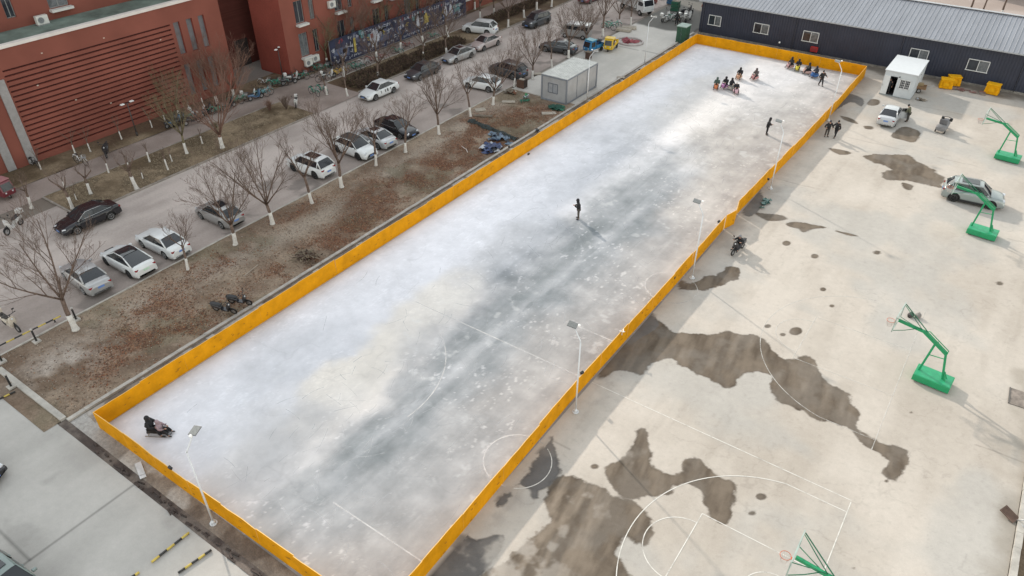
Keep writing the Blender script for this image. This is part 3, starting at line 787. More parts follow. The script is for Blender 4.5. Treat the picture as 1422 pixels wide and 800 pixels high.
def wall_holes(b, y0, y1, z0, z1, holes, x=0.0, depth=.25, mi=0, mi_back=1):
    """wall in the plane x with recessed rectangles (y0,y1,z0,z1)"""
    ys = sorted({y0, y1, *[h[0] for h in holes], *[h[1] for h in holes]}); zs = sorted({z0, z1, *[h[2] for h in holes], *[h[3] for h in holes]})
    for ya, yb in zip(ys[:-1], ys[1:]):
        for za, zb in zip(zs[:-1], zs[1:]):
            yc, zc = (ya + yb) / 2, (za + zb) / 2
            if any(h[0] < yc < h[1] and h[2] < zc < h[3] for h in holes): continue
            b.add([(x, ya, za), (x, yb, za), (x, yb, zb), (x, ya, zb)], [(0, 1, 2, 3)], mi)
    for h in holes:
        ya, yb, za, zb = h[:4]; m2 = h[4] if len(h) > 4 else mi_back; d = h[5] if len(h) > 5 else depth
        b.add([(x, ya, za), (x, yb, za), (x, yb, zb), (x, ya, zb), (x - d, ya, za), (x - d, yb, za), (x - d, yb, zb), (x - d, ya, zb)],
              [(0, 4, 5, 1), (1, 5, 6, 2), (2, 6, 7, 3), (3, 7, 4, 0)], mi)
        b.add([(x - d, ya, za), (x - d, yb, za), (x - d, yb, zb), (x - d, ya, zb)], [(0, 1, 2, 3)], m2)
holes = []
z_ = 8.36
while z_ > .5:
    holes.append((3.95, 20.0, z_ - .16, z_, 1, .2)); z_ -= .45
slots = []
for ya in (20.35, 21.8, 23.2):
    slots.append((ya, ya + .72, 5.2, 8.4)); slots.append((ya, ya + .72, .9, 4.2))
for s in slots: holes.append((*s, 2, .28))
for ya in (-9.5, -6.8, -4.1, -1.4): holes.append((ya, ya + 1.0, .6, 8.4, 2, .28))
wall_holes(b, -14, 25.9, 0, 10.05, holes)
b.add([(0, 25.9, 0), (-7.5, 25.9, 0), (-7.5, 25.9, 10.05), (0, 25.9, 10.05)], [(0, 1, 2, 3)], 0)
b.add([(0, -14, 0), (-7.5, -14, 0), (-7.5, -14, 10.05), (0, -14, 10.05)], [(0, 3, 2, 1)], 0)
b.add([(-.5, -14, 10.04), (-.5, 25.9, 10.04), (-.5, 25.9, 9.5), (-.5, -14, 9.5)], [(0, 3, 2, 1)], 0)
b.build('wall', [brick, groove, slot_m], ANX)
b = MB(); b.box(-.22, 5.95, 10.17, .62, 40.1, .26); b.box(-3.8, 25.75, 10.17, 6.9, .5, .26); b.build('parapet_coping', coping, ANX, .02)
b = MB(); b.box(-3.9, 5.9, 9.4, 7.0, 39.5, .2); b.build('terrace', terr, ANX)
for ya in (1.2, 3.05):
    b = MB(); b.box(.09, ya + .35, 3.9, .16, .7, 7.6); b.build('pilaster', pil_m, ANX)
b = MB()
for yy, zz in ((7.5, 8.9), (13.2, 8.75), (6.2, 6.4), (8.9, 4.2), (18.6, 7.2), (11.9, 2.9)): b.box(.0, yy, zz, .05, .14, .09)
b.build('wall_fitting', mat('pale_fitting', (.5, .42, .36), .7), ANX)
# office slab that rises behind the terrace
wf_w = mat('ledge_white', (.55, .55, .53), .7, var=.06)
def facade_windows(root, wins, x):
    for i, (ya, yb, za, zb, led) in enumerate(wins):
        f = MB(); t_ = .07; yc, zc = (ya + yb) / 2, (za + zb) / 2
        for s in (ya + .04, yb - .04, yc): f.box(x - .18, s, zc, .06, t_, zb - za)
        f.box(x - .18, yc, zb - .04, .06, yb - ya, t_); f.box(x - .18, yc, za + .04, .06, yb - ya, t_)
        o = f.build('window', mat('window_frame_grey', (.20, .21, .21), .5), root)
        g = MB(); g.box(x - .20, yc, zc, .012, yb - ya, zb - za); g.build('pane', glass if i % 3 else pane_l, o)
        if led:
            l = MB(); l.box(x + .28, yc, za - .14, .56, (yb - ya) + .2, .22); l.build('ledge', wf_w, o)
def office(name, label, x, y0, y1, z0, z1, depth, wins, side_n=None):
    root = thing(name, label, 'building', (x, (y0 + y1) / 2, 0)); oy = (y0 + y1) / 2
    wl = [(a - oy, b_ - oy, c, d, e) for a, b_, c, d, e in wins]
    b = MB(); wall_holes(b, y0 - oy, y1 - oy, z0, z1, [(a, c_, d, e, 1, .24) for a, c_, d, e, _ in wl])
    Y0, Y1 = y0 - oy, y1 - oy
    b.add([(0, Y0, z0), (-depth, Y0, z0), (-depth, Y0, z1), (0, Y0, z1)], [(0, 3, 2, 1)][::1])
    b.add([(0, Y1, z0), (-depth, Y1, z0), (-depth, Y1, z1), (0, Y1, z1)], [(0, 1, 2, 3)])
    b.add([(-depth, Y0, z0), (-depth, Y1, z0), (-depth, Y1, z1), (-depth, Y0, z1)], [(0, 3, 2, 1)])
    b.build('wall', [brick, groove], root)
    b = MB(); b.box(-depth / 2, 0, z1 + .1, depth + .5, Y1 - Y0 + .5, .3); b.build('roof', coping, root)
    facade_windows(root, wl, 0)
    return root
wins = []
for fl in range(5):
    zb = 10.1 + fl * 3.6
    for i, ya in enumerate(np.arange(-11, 44, 3.9)):
        big = i % 2 == 0
        wins.append((ya, ya + (1.9 if big else .85), zb + .35, zb + 2.2, big))
office('office_block', 'tall red brick block rising behind the green terrace, pale window ledges', -62.2, -14, 46, 0, 26.8, 14, wins)
def aircon(): 
    t = thing('air_conditioner', '', 'air conditioner')
    b = MB(); b.box(0, 0, .32, .34, .86, .62); b.build('casing', mat('aircon_white', (.60, .60, .57), .5, var=.05), t, .015)
    b = MB(); b.torus((.178, -.12, .32), .22, .015, 'X', 20, 4); b.disc((.176, -.12, .32), .2, .01, 'X', 16, 1)
    for r_ in (.07, .14): b.torus((.184, -.12, .32), r_, .008, 'X', 16, 4)
    b.build('fan_grille', [mat('grille_grey', (.35, .36, .37), .6), mat('fan_dark', (.16, .17, .18), .7)], t)
    b = MB(); b.box(0, 0, -.03, .4, .9, .04); b.build('bracket', steel, t)
    return t
place('ac', aircon, (-61.4, 11.0, 9.55), 0, 'white air conditioner standing on the green terrace beside a window', 1.25)
W2 = []
for zb, zt in ((1.9, 4.5), (5.6, 8.0), (9.4, 11.8)):
    for i, ya in enumerate((33.3, 35.4, 39.2, 41.3, 45.2, 47.3, 51.0, 53.2, 57, 59.2, 63.2, 65.4, 69.2, 71.3, 75, 77.3, 81, 83.4, 87.2, 89.4)):
        W2.append((ya, ya + (1.3 if i % 2 == 0 else .75), zb, zt, i % 2 == 0))
office('brick_block', 'red brick block with deep windows and white ledges behind the poster hoarding', -52.8, 31.4, 96, 0, 20.8, 5.2, W2)
for y, z, lb in ((33.9, .85, 'low white air conditioner on the brick block, left of the pair under the first window'), (35.0, 1.05, 'low white air conditioner on the brick block, right of the pair under the first window'),
                 (38.6, 6.3, 'white air conditioner high on the brick block above the left end of the poster hoarding'), (48.8, 5.0, 'white air conditioner on the brick block above the middle of the poster hoarding')):
    place('ac', aircon, (-52.55, y, z), 0, lb, 1.15)
b = MB(); b.box(0, 4.5, 10.5, .3, 18.5, 21); b.box(.2, 2.6, 1.5, .2, 1.8, 3.0, mi=1)
LNK = b.build('link_wall', [brick_mat('passage_shade_brick', (.10, .032, .026)), mat('dark_door', (.03, .025, .025), .6)]); LNK.location = (-61.0, 28.7, 0)  # brick colour darkened to stand for the shade in the passage
tag(LNK, 'shade-darkened brick link wall with a doorway between the grooved hall and the brick block', 'wall')

# ------------------------------------------------------------------ poster hoarding
ban = thing('poster_hoarding', 'long dark blue printed poster hoarding beside the path, brick block behind', 'hoarding', (-51.4, 49.2, 0))
navyp = mat('poster_navy', (.028, .034, .07), .5, var=.35, scale=.9)
pw = mat('poster_white', (.42, .44, .50), .5, var=.2); pb = mat('poster_blue', (.09, .11, .18), .5, var=.3); pr = mat('poster_red', (.32, .05, .06), .5, var=.2); py_ = mat('poster_yellow', (.42, .34, .08), .5, var=.2); pt_ = mat('poster_teal', (.10, .22, .24), .5, var=.2); pk = mat('poster_dark', (.015, .02, .04), .5)
b = MB(); b.box(0, 0, 1.72, .08, 25.6, 3.0); b.build('poster', navyp, ban)
b = MB(); rp_ = random.Random(5); x = .047
def glyph(b, y, z, s, mi):
    for q in range(5):                                   # strokes of the unreadable print
        if rp_.random() < .5: b.box(x, y + rp_.uniform(-.35, .35) * s, z + rp_.uniform(-.4, .4) * s, .008, s * rp_.uniform(.4, .8), s * .13, mi=mi)
        else: b.box(x + .001, y + rp_.uniform(-.35, .35) * s, z + rp_.uniform(-.3, .3) * s, .008, s * .13, s * rp_.uniform(.4, .9), mi=mi)
y = -12.3
for i in range(26):                                      # backing blocks
    yy = rp_.uniform(-12, 12); b.box(.043, yy, rp_.uniform(.6, 2.8), .006, rp_.uniform(.5, 2.2), rp_.uniform(.3, 1.0), mi=rp_.choice((1, 1, 1, 4, 5)))
for row, (zz, s, mis) in enumerate(((2.75, .42, (0, 0, 2, 0)), (1.95, .62, (0, 0, 0, 3)), (1.15, .5, (0, 0, 1)), (.6, .3, (0, 0)))):
    y = -12.3
    while y < 12.3:
        if rp_.random() < .8: glyph(b, y, zz + rp_.uniform(-.08, .08), s, rp_.choice(mis))
        y += s * 1.15
b.box(.056, -8.9, 1.75, .01, .35, 1.7, mi=3)             # tall yellow strip
b.slab([(-0.0, 0)] * 3, 0, 0) if False else None
head = [(-6.1, .75), (-5.2, .75), (-5.15, 1.15), (-4.75, 1.25), (-4.75, 1.5), (-4.6, 1.62), (-4.75, 1.95), (-4.85, 2.35), (-5.3, 2.65), (-5.9, 2.6), (-6.3, 2.2), (-6.35, 1.7), (-6.15, 1.3)]
b.add([(.064, a, c) for a, c in head], [tuple(range(len(head)))], 0)
b.box(.068, -5.95, 2.1, .006, .45, .5, mi=2)
for yy, mm in ((2.6, 0), (4.3, 3), (8.3, 0), (9.4, 0)): b.add([(.06, yy - .5, 1.2), (.06, yy + .5, 1.2), (.06, yy + .15, 2.5), (.06, yy - .15, 2.5)], [(0, 1, 2, 3)], mm)
b.build('print', [pw, pb, pr, py_, pt_, pk], ban)
b = MB()
for yy in np.arange(-12.8, 12.9, 3.2): b.box(-.1, yy, 1.6, .08, .08, 3.2)
b.box(-.06, 0, .18, .1, 25.6, .1); b.build('frame', steel, ban)

# ------------------------------------------------------------------ grey container, white cabin, cabinet
CG = mat('container_grey', (.36, .37, .385), .5, var=.08, scale=1.2); CT = mat('container_trim', (.13, .15, .18), .5, var=.1); CRf = mat('container_roof', (.50, .50, .48), .5, var=.12, scale=1.4)
t = thing('site_container', 'grey flat-pack container with ribbed pale roof left of the rink', 'container', (-24.6, 45.75, .06))
W_, L_, H_ = 3.05, 6.3, 2.72
b = MB()
def corrugated(b, p0, p1, z0, z1, dep=.025, step=.16, mi=0):
    p0 = Vector(p0); p1 = Vector(p1); d = p1 - p0; n = int(d.length / step); nn = Vector((d.y, -d.x)).normalized() * dep
    V = []
    for i in range(n + 1):
        q = p0 + d * i / n + (nn if i % 2 else nn * 0); V += [(q.x, q.y, z0), (q.x, q.y, z1)]
    b.add(V, [(2 * i, 2 * i + 2, 2 * i + 3, 2 * i + 1) for i in range(n)], mi)
c = [(-W_ / 2, -L_ / 2), (W_ / 2, -L_ / 2), (W_ / 2, L_ / 2), (-W_ / 2, L_ / 2)]
for i in range(4): corrugated(b, c[i], c[(i + 1) % 4], .15, H_ - .12, .012, .5)
b.build('wall', CG, t)
b = MB()
for x, y in c: b.box(x, y, H_ / 2, .16, .16, H_)
for s in (-1, 1):
    b.box(0, s * L_ / 2, .08, W_, .15, .16); b.box(0, s * L_ / 2, H_ - .08, W_, .17, .16); b.box(s * W_ / 2, 0, .08, .15, L_, .16); b.box(s * W_ / 2, 0, H_ - .08, .17, L_, .16)
for y in (-1.05, 1.05): b.box(W_ / 2 + .02, y, H_ / 2, .04, .06, H_ - .3)
b.build('frame', [mat('container_frame', (.20, .22, .25), .5, var=.1)], t, .01)
b = MB(); V = []; xs = []
x = -W_ / 2 - .02
while x < W_ / 2: xs += [(x, 0), (x + .10, 0), (x + .13, .05), (x + .18, .05), (x + .21, 0)]; x += .26
for xx, dz in xs: V += [(xx, -L_ / 2 - .04, H_ + .02 + dz), (xx, L_ / 2 + .04, H_ + .02 + dz)]
b.add(V, [(2 * i, 2 * i + 2, 2 * i + 3, 2 * i + 1) for i in range(len(xs) - 1)])
b.box(0, 0, H_ - .01, W_ + .06, L_ + .08, .05)
b.build('roof', CRf, t)
b = MB()
for z in (.95, 1.95): b.box(-.15, -L_ / 2 - .03, z, 1.15, .05, .06)
for x in (-.72, -.15, .42): b.box(x, -L_ / 2 - .03, 1.45, .06, .05, 1.0)
f = b.build('window', CT, t); b = MB(); b.box(-.15, -L_ / 2 - .015, 1.45, 1.1, .02, .95); b.build('pane', mat('container_pane', (.30, .32, .35), .3), f)

t = thing('site_cabin', 'white flat-roofed site cabin with an open door beside the dark hall', 'cabin', (4.82, 67.85, .02))
W_, L_, H_ = 3.1, 5.6, 2.62
wp = mat('cabin_white', (.50, .535, .56), .45, var=.05, scale=1.2)
b = MB(); x0, y0 = -W_ / 2, -L_ / 2
dx0, dx1 = x0 + .62, x0 + 1.35                            # doorway
for a, c_, za, zb in ((x0, dx0, .1, H_), (dx1, -x0, .1, H_), (dx0, dx1, 2.15, H_)): b.box((a + c_) / 2, y0, (za + zb) / 2, c_ - a, .08, zb - za)
b.box(0, -y0, H_ / 2 + .05, W_, .08, H_ - .1); b.box(x0, 0, H_ / 2 + .05, .08, L_ - .09, H_ - .1); b.box(-x0, 0, H_ / 2 + .05, .08, L_ - .09, H_ - .1)
b.box(0, 0, .12, W_ - .1, L_ - .1, .06, mi=1)
b.build('wall', [wp, mat('cabin_floor', (.05, .05, .055), .8)], t)
b = MB(); b.box(0, 0, .05, W_ + .1, L_ + .1, .1); b.build('base_frame', mat('cabin_base', (.25, .28, .29), .6), t)
b = MB(); b.box(0, 0, H_ + .06, W_ + .22, L_ + .22, .11); b.build('roof', mat('cabin_roof', (.53, .55, .57), .4, var=.03), t, .02)
b = MB(); b.box(dx0 - .30, y0 - .06, 1.15, .62, .04, 2.0); o = b.build('door', mat('door_pale', (.62, .64, .65), .45, var=.05), t, .006)
b = MB(); b.box(dx0 - .54, y0 - .1, 1.1, .05, .06, .16); b.build('handle', steel, o)
def grid_window(t, cx, cy, cz, w_, h_, ax):
    b = MB(); n = 4
    def bx(o_, z, sw, sh, d=.05):
        if ax == 'x': b.box(cx + o_, cy, z, sw, d, sh)
        else: b.box(cx, cy + o_, z, d, sw, sh)
    for o_ in (-w_ / 2, 0, w_ / 2): bx(o_, cz, .07, h_ + .07)
    for s in (-1, 1): bx(0, cz + s * h_ / 2, w_ + .07, .07)
    for i in range(1, 4): bx(0, cz - h_ / 2 + h_ * i / 4, w_, .018, .03)
    for i in range(1, 6): bx(-w_ / 2 + w_ * i / 6, cz, .018, h_, .03)
    f = b.build('window', win_fr, t); b = MB()
    if ax == 'x': b.box(cx, cy + .015, cz, w_, .02, h_)
    else: b.box(cx - .015, cy, cz, .02, w_, h_)
    b.build('pane', glass, f)
grid_window(t, .62, y0 - .05, 1.5, 1.0, .95, 'x'); grid_window(t, -x0 + .05, .6, 1.5, 1.1, .95, 'y')
b = MB(); b.sphere((-.05, y0 - .08, 2.2), .07); b.build('door_lamp', mat('black_plastic', (.02,) * 3), t)

t = thing('switch_cabinet', 'dark green steel cabinet with pale lid behind the left far rink corner', 'cabinet', (-21.85, 69.2, .05), .0)
b = MB(); b.box(0, 0, 1.0, 1.2, 1.5, 2.0); b.build('casing', mat('cabinet_green', (.025, .085, .05), .5, var=.15), t, .02)
b = MB(); b.box(0, 0, 2.05, 1.35, 1.65, .1); b.build('lid', mat('lid_grey_green', (.25, .33, .29), .6), t, .01)
b = MB(); b.box(.0, -.77, 1.0, .02, .02, 1.8); b.box(.1, -.78, 1.1, .04, .03, .2); b.build('door_handle', CT, t)

# ------------------------------------------------------------------ basketball stands
gr = mat('basket_green', (.012, .27, .11), .42, var=.10, scale=2); gr_d = mat('basket_green_dark', (.01, .13, .065), .5, var=.1)
acr = bpy.data.materials.new('clear_board'); acr.use_nodes = True
bs = acr.node_tree.nodes['Principled BSDF']; bs.inputs['Base Color'].default_value = (.85, .9, .92, 1); bs.inputs['Alpha'].default_value = .10; bs.inputs['Roughness'].default_value = .1
rim_m = mat('orange_rim', (.50, .11, .05), .5); net_m = mat('net_cord', (.55, .50, .48), .8)
def hoop():
    t = thing('basketball_stand', '', 'basketball stand')
    b = MB(); b.box(0, 0, .27, 2.02, 1.22, .42); o = b.build('base_box', gr, t, .02)
    b = MB(); b.box(0, 0, .485, 1.9, 1.1, .015); b.build('base_lid', mat('basket_green_lid', (.02, .30, .14), .5, var=.14, scale=3), o)
    b = MB()
    for x in (-.8, .8):
        for y in (-.5, .5): b.disc((x, y, .06), .06, .05, 'Y', 10)
    b.build('wheel', black_p, o)
    b = MB(); b.bar((-.85, 0, .45), (-.62, 0, 2.6), .1, .12); b.bar((.45, .0, .48), (.05, 0, 2.35), .1, .12); b.bar((.62, .18, .48), (.42, .05, 1.0), .05); b.bar((.62, -.18, .48), (.42, -.05, 1.0), .05); b.bar((-.72, 0, 1.75), (.15, 0, 1.85), .04, .04); b.build('post', gr, t)
    b = MB(); b.bar((.12, 0, 2.2), (-1.35, 0, 3.12), .14, .18); b.bar((-1.3, 0, 3.12), (-2.82, 0, 3.25), .13, .16); b.bar((.15, .1, 2.4), (-1.1, .1, 3.2), .04); b.bar((.15, -.1, 2.4), (-1.1, -.1, 3.2), .04)
    b.bar((.15, .1, 2.4), (.1, 0, 2.2), .04); b.bar((.15, -.1, 2.4), (.1, 0, 2.2), .04); b.bar((-.5, .1, 2.83), (-.5, -.1, 2.83), .04); b.bar((-1.1, .1, 3.2), (-1.35, 0, 3.12), .04); b.bar((-1.1, -.1, 3.2), (-1.35, 0, 3.12), .04)
    b.build('boom', gr, t)
    b = MB()
    for s in (-1, 1):
        b.tube([(-1.7, 0, 3.2), (-2.3, s * .45, 3.05), (-2.84, s * .8, 2.98)], .022, 6); b.tube([(-1.5, 0, 3.2), (-2.2, s * .4, 3.55), (-2.84, s * .8, 3.85)], .022, 6)
    b.bar((-1.15, 0, 3.15), (-2.2, .1, 4.1) if False else (-2.84, .85, 3.92), .04)
    b.build('brace', gr_d, t)
    b = MB(); b.box(-2.88, 0, 3.45, .02, 1.78, 1.02); bd = b.build('backboard', acr, t)
    b = MB()
    for s in (-1, 1): b.box(-2.88, s * .9, 3.45, .05, .05, 1.1); b.box(-2.88, 0, 3.45 + s * .53, .05, 1.8, .05)
    for s in (-1, 1): b.box(-2.895, s * .3, 3.28, .012, .04, .45); b.box(-2.895, 0, 3.28 + s * .225, .012, .64, .04)
    b.build('board_frame', mat('board_frame_grey', (.35, .42, .38), .5), bd)
    b = MB(); b.torus((-3.2, 0, 3.05), .225, .014, 'Z', 20, 5); b.bar((-2.9, 0, 3.05), (-2.99, 0, 3.05), .12, .03); r = b.build('rim', rim_m, t)
    b = MB()
    for i in range(12):
        a = 2 * PI * i / 12; a2 = a + PI / 12; a3 = a - PI / 12
        for q in (a2, a3): b.tube([(-3.2 + .225 * math.cos(a), .225 * math.sin(a), 3.04), (-3.2 + .17 * math.cos(q), .17 * math.sin(q), 2.82), (-3.2 + .11 * math.cos(a), .11 * math.sin(a), 2.62)], .006, 3)
    b.build('net', net_m, r)
    return t
for y, lb in ((19.0, 'green basketball stand in the middle of the right side, next to two small dark bags'), (39.05, 'green basketball stand in front of the silver four-wheel drive'), (54.9, 'green basketball stand furthest from the camera, at the right edge near the hall'), (0.05, 'green basketball stand nearest the camera, cut off by the bottom edge')):
    place('hoop', hoop, (16.72, y, .03), R_(-4) if y > 5 else 0, lb)
# ------------------------------------------------------------------ cars
def paint(name, col, metal=.0, rough=.3): return mat(name, col, rough, metal, var=.04, scale=1.2, spec=.5, coat=.5)
P_WHITE = paint('paint_white', (.62, .64, .65)); P_SILVER = paint('paint_silver', (.36, .365, .37), .35); P_BLACK = paint('paint_black', (.012, .012, .016), .1, .22)
P_GREYS = paint('paint_pale_grey', (.30, .30, .30), .35); P_DARK = paint('paint_charcoal', (.045, .05, .058), .2); P_PINK = paint('paint_champagne', (.42, .37, .36), .25); P_GREEN = paint('paint_grey_green', (.16, .20, .19), .3)
P_RED = paint('paint_dark_red', (.14, .02, .03)); P_BRSIL = paint('paint_bright_silver', (.46, .475, .49), .3)
cglass = mat('car_glass', (.018, .021, .025), .06, var=.1, spec=.7); tyre_m = mat('tyre_rubber', (.018, .018, .018), .85, var=.2); rim_s = mat('alloy_rim', (.40, .40, .41), .35, .6, var=.05); rim_b = mat('dark_rim', (.06, .06, .065), .4, .5)
under_m = mat('car_underside', (.01, .01, .01), .9); lampw = mat('headlamp_clear', (.55, .57, .6), .12, var=.1, spec=.8); lampr = mat('tail_lamp_red', (.22, .012, .015), .2, var=.1); plate_m = mat('number_plate_blue', (.12, .22, .50), .5, var=.06); plate_w = mat('number_plate_green', (.45, .62, .50), .5)
trim_m = mat('black_trim', (.018, .018, .02), .5); chrome = mat('chrome_trim', (.55, .56, .57), .15, .9, var=.02)
def interp(pts, x):
    for (a, b), (c, d) in zip(pts[:-1], pts[1:]):
        if x <= c: t = (x - a) / (c - a) if c > a else 0; t = max(0, t); return b + (d - b) * t
    return pts[-1][1]
def smooth_interp(pts, x):
    return (interp(pts, x - .06) + interp(pts, x) * 2 + interp(pts, x + .06)) / 4
SHAPES = {
 'sedan': dict(L=4.72, W=1.82, H=1.45, top=[(-2.36, .72), (-2.28, .98), (-1.7, 1.02), (-.9, .97), (.95, .95), (1.7, .84), (2.15, .72), (2.36, .52)], cowl=(1.08, .95), rf=(.28, 1.41), rr=(-.95, 1.41), rb=(-1.72, 1.02), wb=1.36, r=.33),
 'fast': dict(L=4.72, W=1.85, H=1.44, top=[(-2.36, .75), (-2.25, 1.02), (-1.9, 1.04), (-.9, .96), (.95, .93), (1.7, .80), (2.15, .66), (2.36, .48)], cowl=(1.2, .93), rf=(.25, 1.40), rr=(-.75, 1.41), rb=(-1.98, 1.03), wb=1.43, r=.34),
 'suv': dict(L=4.6, W=1.88, H=1.68, top=[(-2.3, .70), (-2.22, 1.08), (-1.9, 1.10), (-.9, 1.06), (.95, 1.06), (1.7, 1.00), (2.1, .90), (2.3, .62)], cowl=(1.15, 1.06), rf=(.42, 1.63), rr=(-1.65, 1.60), rb=(-2.14, 1.12), wb=1.34, r=.37),
 'hatch': dict(L=4.3, W=1.80, H=1.50, top=[(-2.15, .68), (-2.08, 1.0), (-1.8, 1.02), (-.9, .98), (.95, .96), (1.5, .88), (1.95, .76), (2.15, .52)], cowl=(1.05, .96), rf=(.3, 1.46), rr=(-1.3, 1.44), rb=(-1.95, 1.03), wb=1.28, r=.33),
 'cross': dict(L=4.6, W=1.86, H=1.60, top=[(-2.3, .74), (-2.2, 1.08), (-1.9, 1.09), (-.9, 1.02), (.95, 1.0), (1.7, .93), (2.1, .82), (2.3, .55)], cowl=(1.2, 1.0), rf=(.42, 1.55), rr=(-1.15, 1.54), rb=(-2.0, 1.09), wb=1.38, r=.36),
}
def car(kind, pm, roof=None, rimm=None, sunroof=False, rails=False, chrome_line=False, stripes=False, plate=None, clad=False):
    s = SHAPES[kind]; L, W = s['L'], s['W']; roof = roof or pm; rimm = rimm or rim_s; hw = W / 2
    t = thing('parked_car', '', 'car')
    xs = sorted(set([round(-L / 2 + i * L / 46, 3) for i in range(47)]))
    b = MB(); rows = []
    for x in xs:
        e = abs(x) / (L / 2); w_ = hw * (1 - .13 * e ** 7 - .03 * e ** 2)
        zt = smooth_interp(s['top'], x)
        zb = .22 + .06 * e ** 6
        arch = 0
        for wx in (-s['wb'], s['wb']):
            dx = x - wx; ar = s['r'] + .065
            if abs(dx) < ar: zb = max(zb, s['r'] + math.sqrt(ar * ar - dx * dx)); arch = 1
        zs = max(zb + .03, .48); zsh = max(zs + .03, zt - .16)
        rows.append([(w_ - .05, zb), (w_ + (.012 if arch else 0), zb + .02), (w_, zs), (w_ - .005, (zs + zsh) / 2), (w_ - .03, zsh), (w_ - .085, zt - .03), (w_ * .72, zt + .005), (w_ * .35, zt + .022), (0, zt + .028)])
    V = []; F = []; n = len(rows[0]); m = 2 * n - 1
    for x, r in zip(xs, rows):
        ring = [(x, y, z) for y, z in r] + [(x, -y, z) for y, z in r[:-1][::-1]]
        V += ring
    for i in range(len(xs) - 1):
        for j in range(m - 1):
            a = i * m + j; F.append((a, a + m, a + m + 1, a + 1))
    b.add(V, F, 0, True)
    b.add(V[:m], [tuple(range(m))[::-1]], 0); b.add(V[-m:], [tuple(range(m))], 0)
    if stripes:
        for y_ in (-1, 1):
            for x_, ww in ((-.1, .10), (-.45, .16), (-.9, .08), (.5, .07)): b.box(x_, y_ * (hw + .002), .68, ww, .012, .34, mi=1, ry=.25)
    if clad:
        for wx in (-s['wb'], s['wb']):
            for y_ in (-1, 1): b.torus((wx, y_ * (hw - .0), s['r']), s['r'] + .06, .035, 'Y', 14, 5, 1, PI, 0)
        for y_ in (-1, 1): b.box(0, y_ * (hw - .015), .30, 1.9, .06, .16, mi=1)
    b.build('body', [pm, trim_m], t)
    b = MB(); b.box(0, 0, .40, L * .93, W - .34, .40); b.box(L / 2 - .06, 0, .36, .12, W * .66, .14); b.box(-L / 2 + .06, 0, .34, .12, W * .66, .12); b.build('underbody', under_m, t)
    # glasshouse
    cx, cz = s['cowl']; fx, fz = s['rf']; rx, rz = s['rr']; bx_, bz = s['rb']; yb = hw - .10; yt = hw - .30
    def quad(b, A, B, C_, D, bulge=.05, nrm=None, n=5, mi=0):
        V = []; 
        for i in range(n + 1):
            u = i / n
            for j in range(n + 1):
                v = j / n
                p = (Vector(A) * (1 - u) + Vector(B) * u) * (1 - v) + (Vector(D) * (1 - u) + Vector(C_) * u) * v
                V.append(p + Vector(nrm) * bulge * (1 - (2 * u - 1) ** 2) * (1 - .3 * (2 * v - 1) ** 2))
        b.add(V, [(i * (n + 1) + j, (i + 1) * (n + 1) + j, (i + 1) * (n + 1) + j + 1, i * (n + 1) + j + 1) for i in range(n) for j in range(n)], mi, True)
    b = MB(); quad(b, (cx, -yb + .04, cz), (cx, yb - .04, cz), (fx, yt, fz), (fx, -yt, fz), .07, (.6, 0, .5)); b.build('windscreen', cglass, t)
    b = MB(); quad(b, (bx_, yb - .04, bz), (bx_, -yb + .04, bz), (rx, -yt, rz), (rx, yt, rz), .06, (-.5, 0, .5)); b.build('rear_window', cglass, t)
    for sg in (-1, 1):
        b = MB(); A = [(cx, sg * yb, cz), (bx_, sg * yb, bz), (rx, sg * yt, rz), (fx, sg * yt, fz)]
        b.add(A, [(0, 1, 2, 3) if sg < 0 else (3, 2, 1, 0)], 0); b.build('side_window', cglass, t)
    b = MB(); N = 8; V = []
    for i in range(N + 1):
        u = i / N; x = fx + .05 - (fx - rx + .10) * u; zc = fz + (rz - fz) * u + .045 * math.sin(PI * u) + .012
        for j in range(7):
            v = j / 6 * 2 - 1; V.append((x, v * (yt + .02), zc + .028 * (1 - v ** 4) - (.02 if abs(v) > .99 else 0)))
    b.add(V, [(i * 7 + j, i * 7 + j + 1, (i + 1) * 7 + j + 1, (i + 1) * 7 + j) for i in range(N) for j in range(6)], 0, True)
    for i in (0, N):                                       # close the roof down to the glass
        pass
    for sg in (-1, 1):
        def pillar(p, q, r_=.04, mi=1): b.tube([p, q], r_, 6, mi)
        pillar((cx + .06, sg * (yb + .01), cz - .03), (fx, sg * (yt + .005), fz + .01), .032)
        pillar((rx, sg * (yt + .005), rz + .01), (bx_ - .02, sg * (yb + .0), bz), .055 if kind in ('sedan',) else .05)
        pillar((fx, sg * (yt + .01), fz + .012), (rx, sg * (yt + .01), rz + .012), .035)
        mx = (fx + rx) / 2 + .1; pillar((mx - .02, sg * (yb + .01), (cz + bz) / 2 - .01), (mx - .08, sg * (yt + .012), fz), .022, 2)
        if kind in ('suv', 'hatch', 'cross'):
            q = rx - .05 if kind == 'suv' else rx + .15
            pillar((bx_ + .42, sg * (yb + .005), bz), (q, sg * (yt + .01), rz), .05)
    if sunroof: b.box((fx + rx) / 2 + .12, 0, max(fz, rz) + .082, (fx - rx) * .62, yt * 1.35, .012, mi=3)
    b.build('roof', [roof, pm, trim_m, cglass], t)
    if rails:
        for sg in (-1, 1):
            b = MB(); b.tube([(fx - .1, sg * (yt - .01), fz + .05), (fx - .2, sg * (yt - .01), fz + .10), (rx + .1, sg * (yt - .01), rz + .10), (rx, sg * (yt - .01), rz + .05)], .018, 5); b.build('roof_rail', steel, t)
    if chrome_line:
        for sg in (-1, 1):
            b = MB(); b.tube([(cx, sg * (yb + .02), cz + .01), (bx_ + .05, sg * (yb + .02), bz + .015), (rx - .05, sg * (yt + .045), rz), (fx, sg * (yt + .045), fz), (cx, sg * (yb + .02), cz + .01)], .016, 5); b.build('chrome_trim', chrome, t)
    r = s['r']
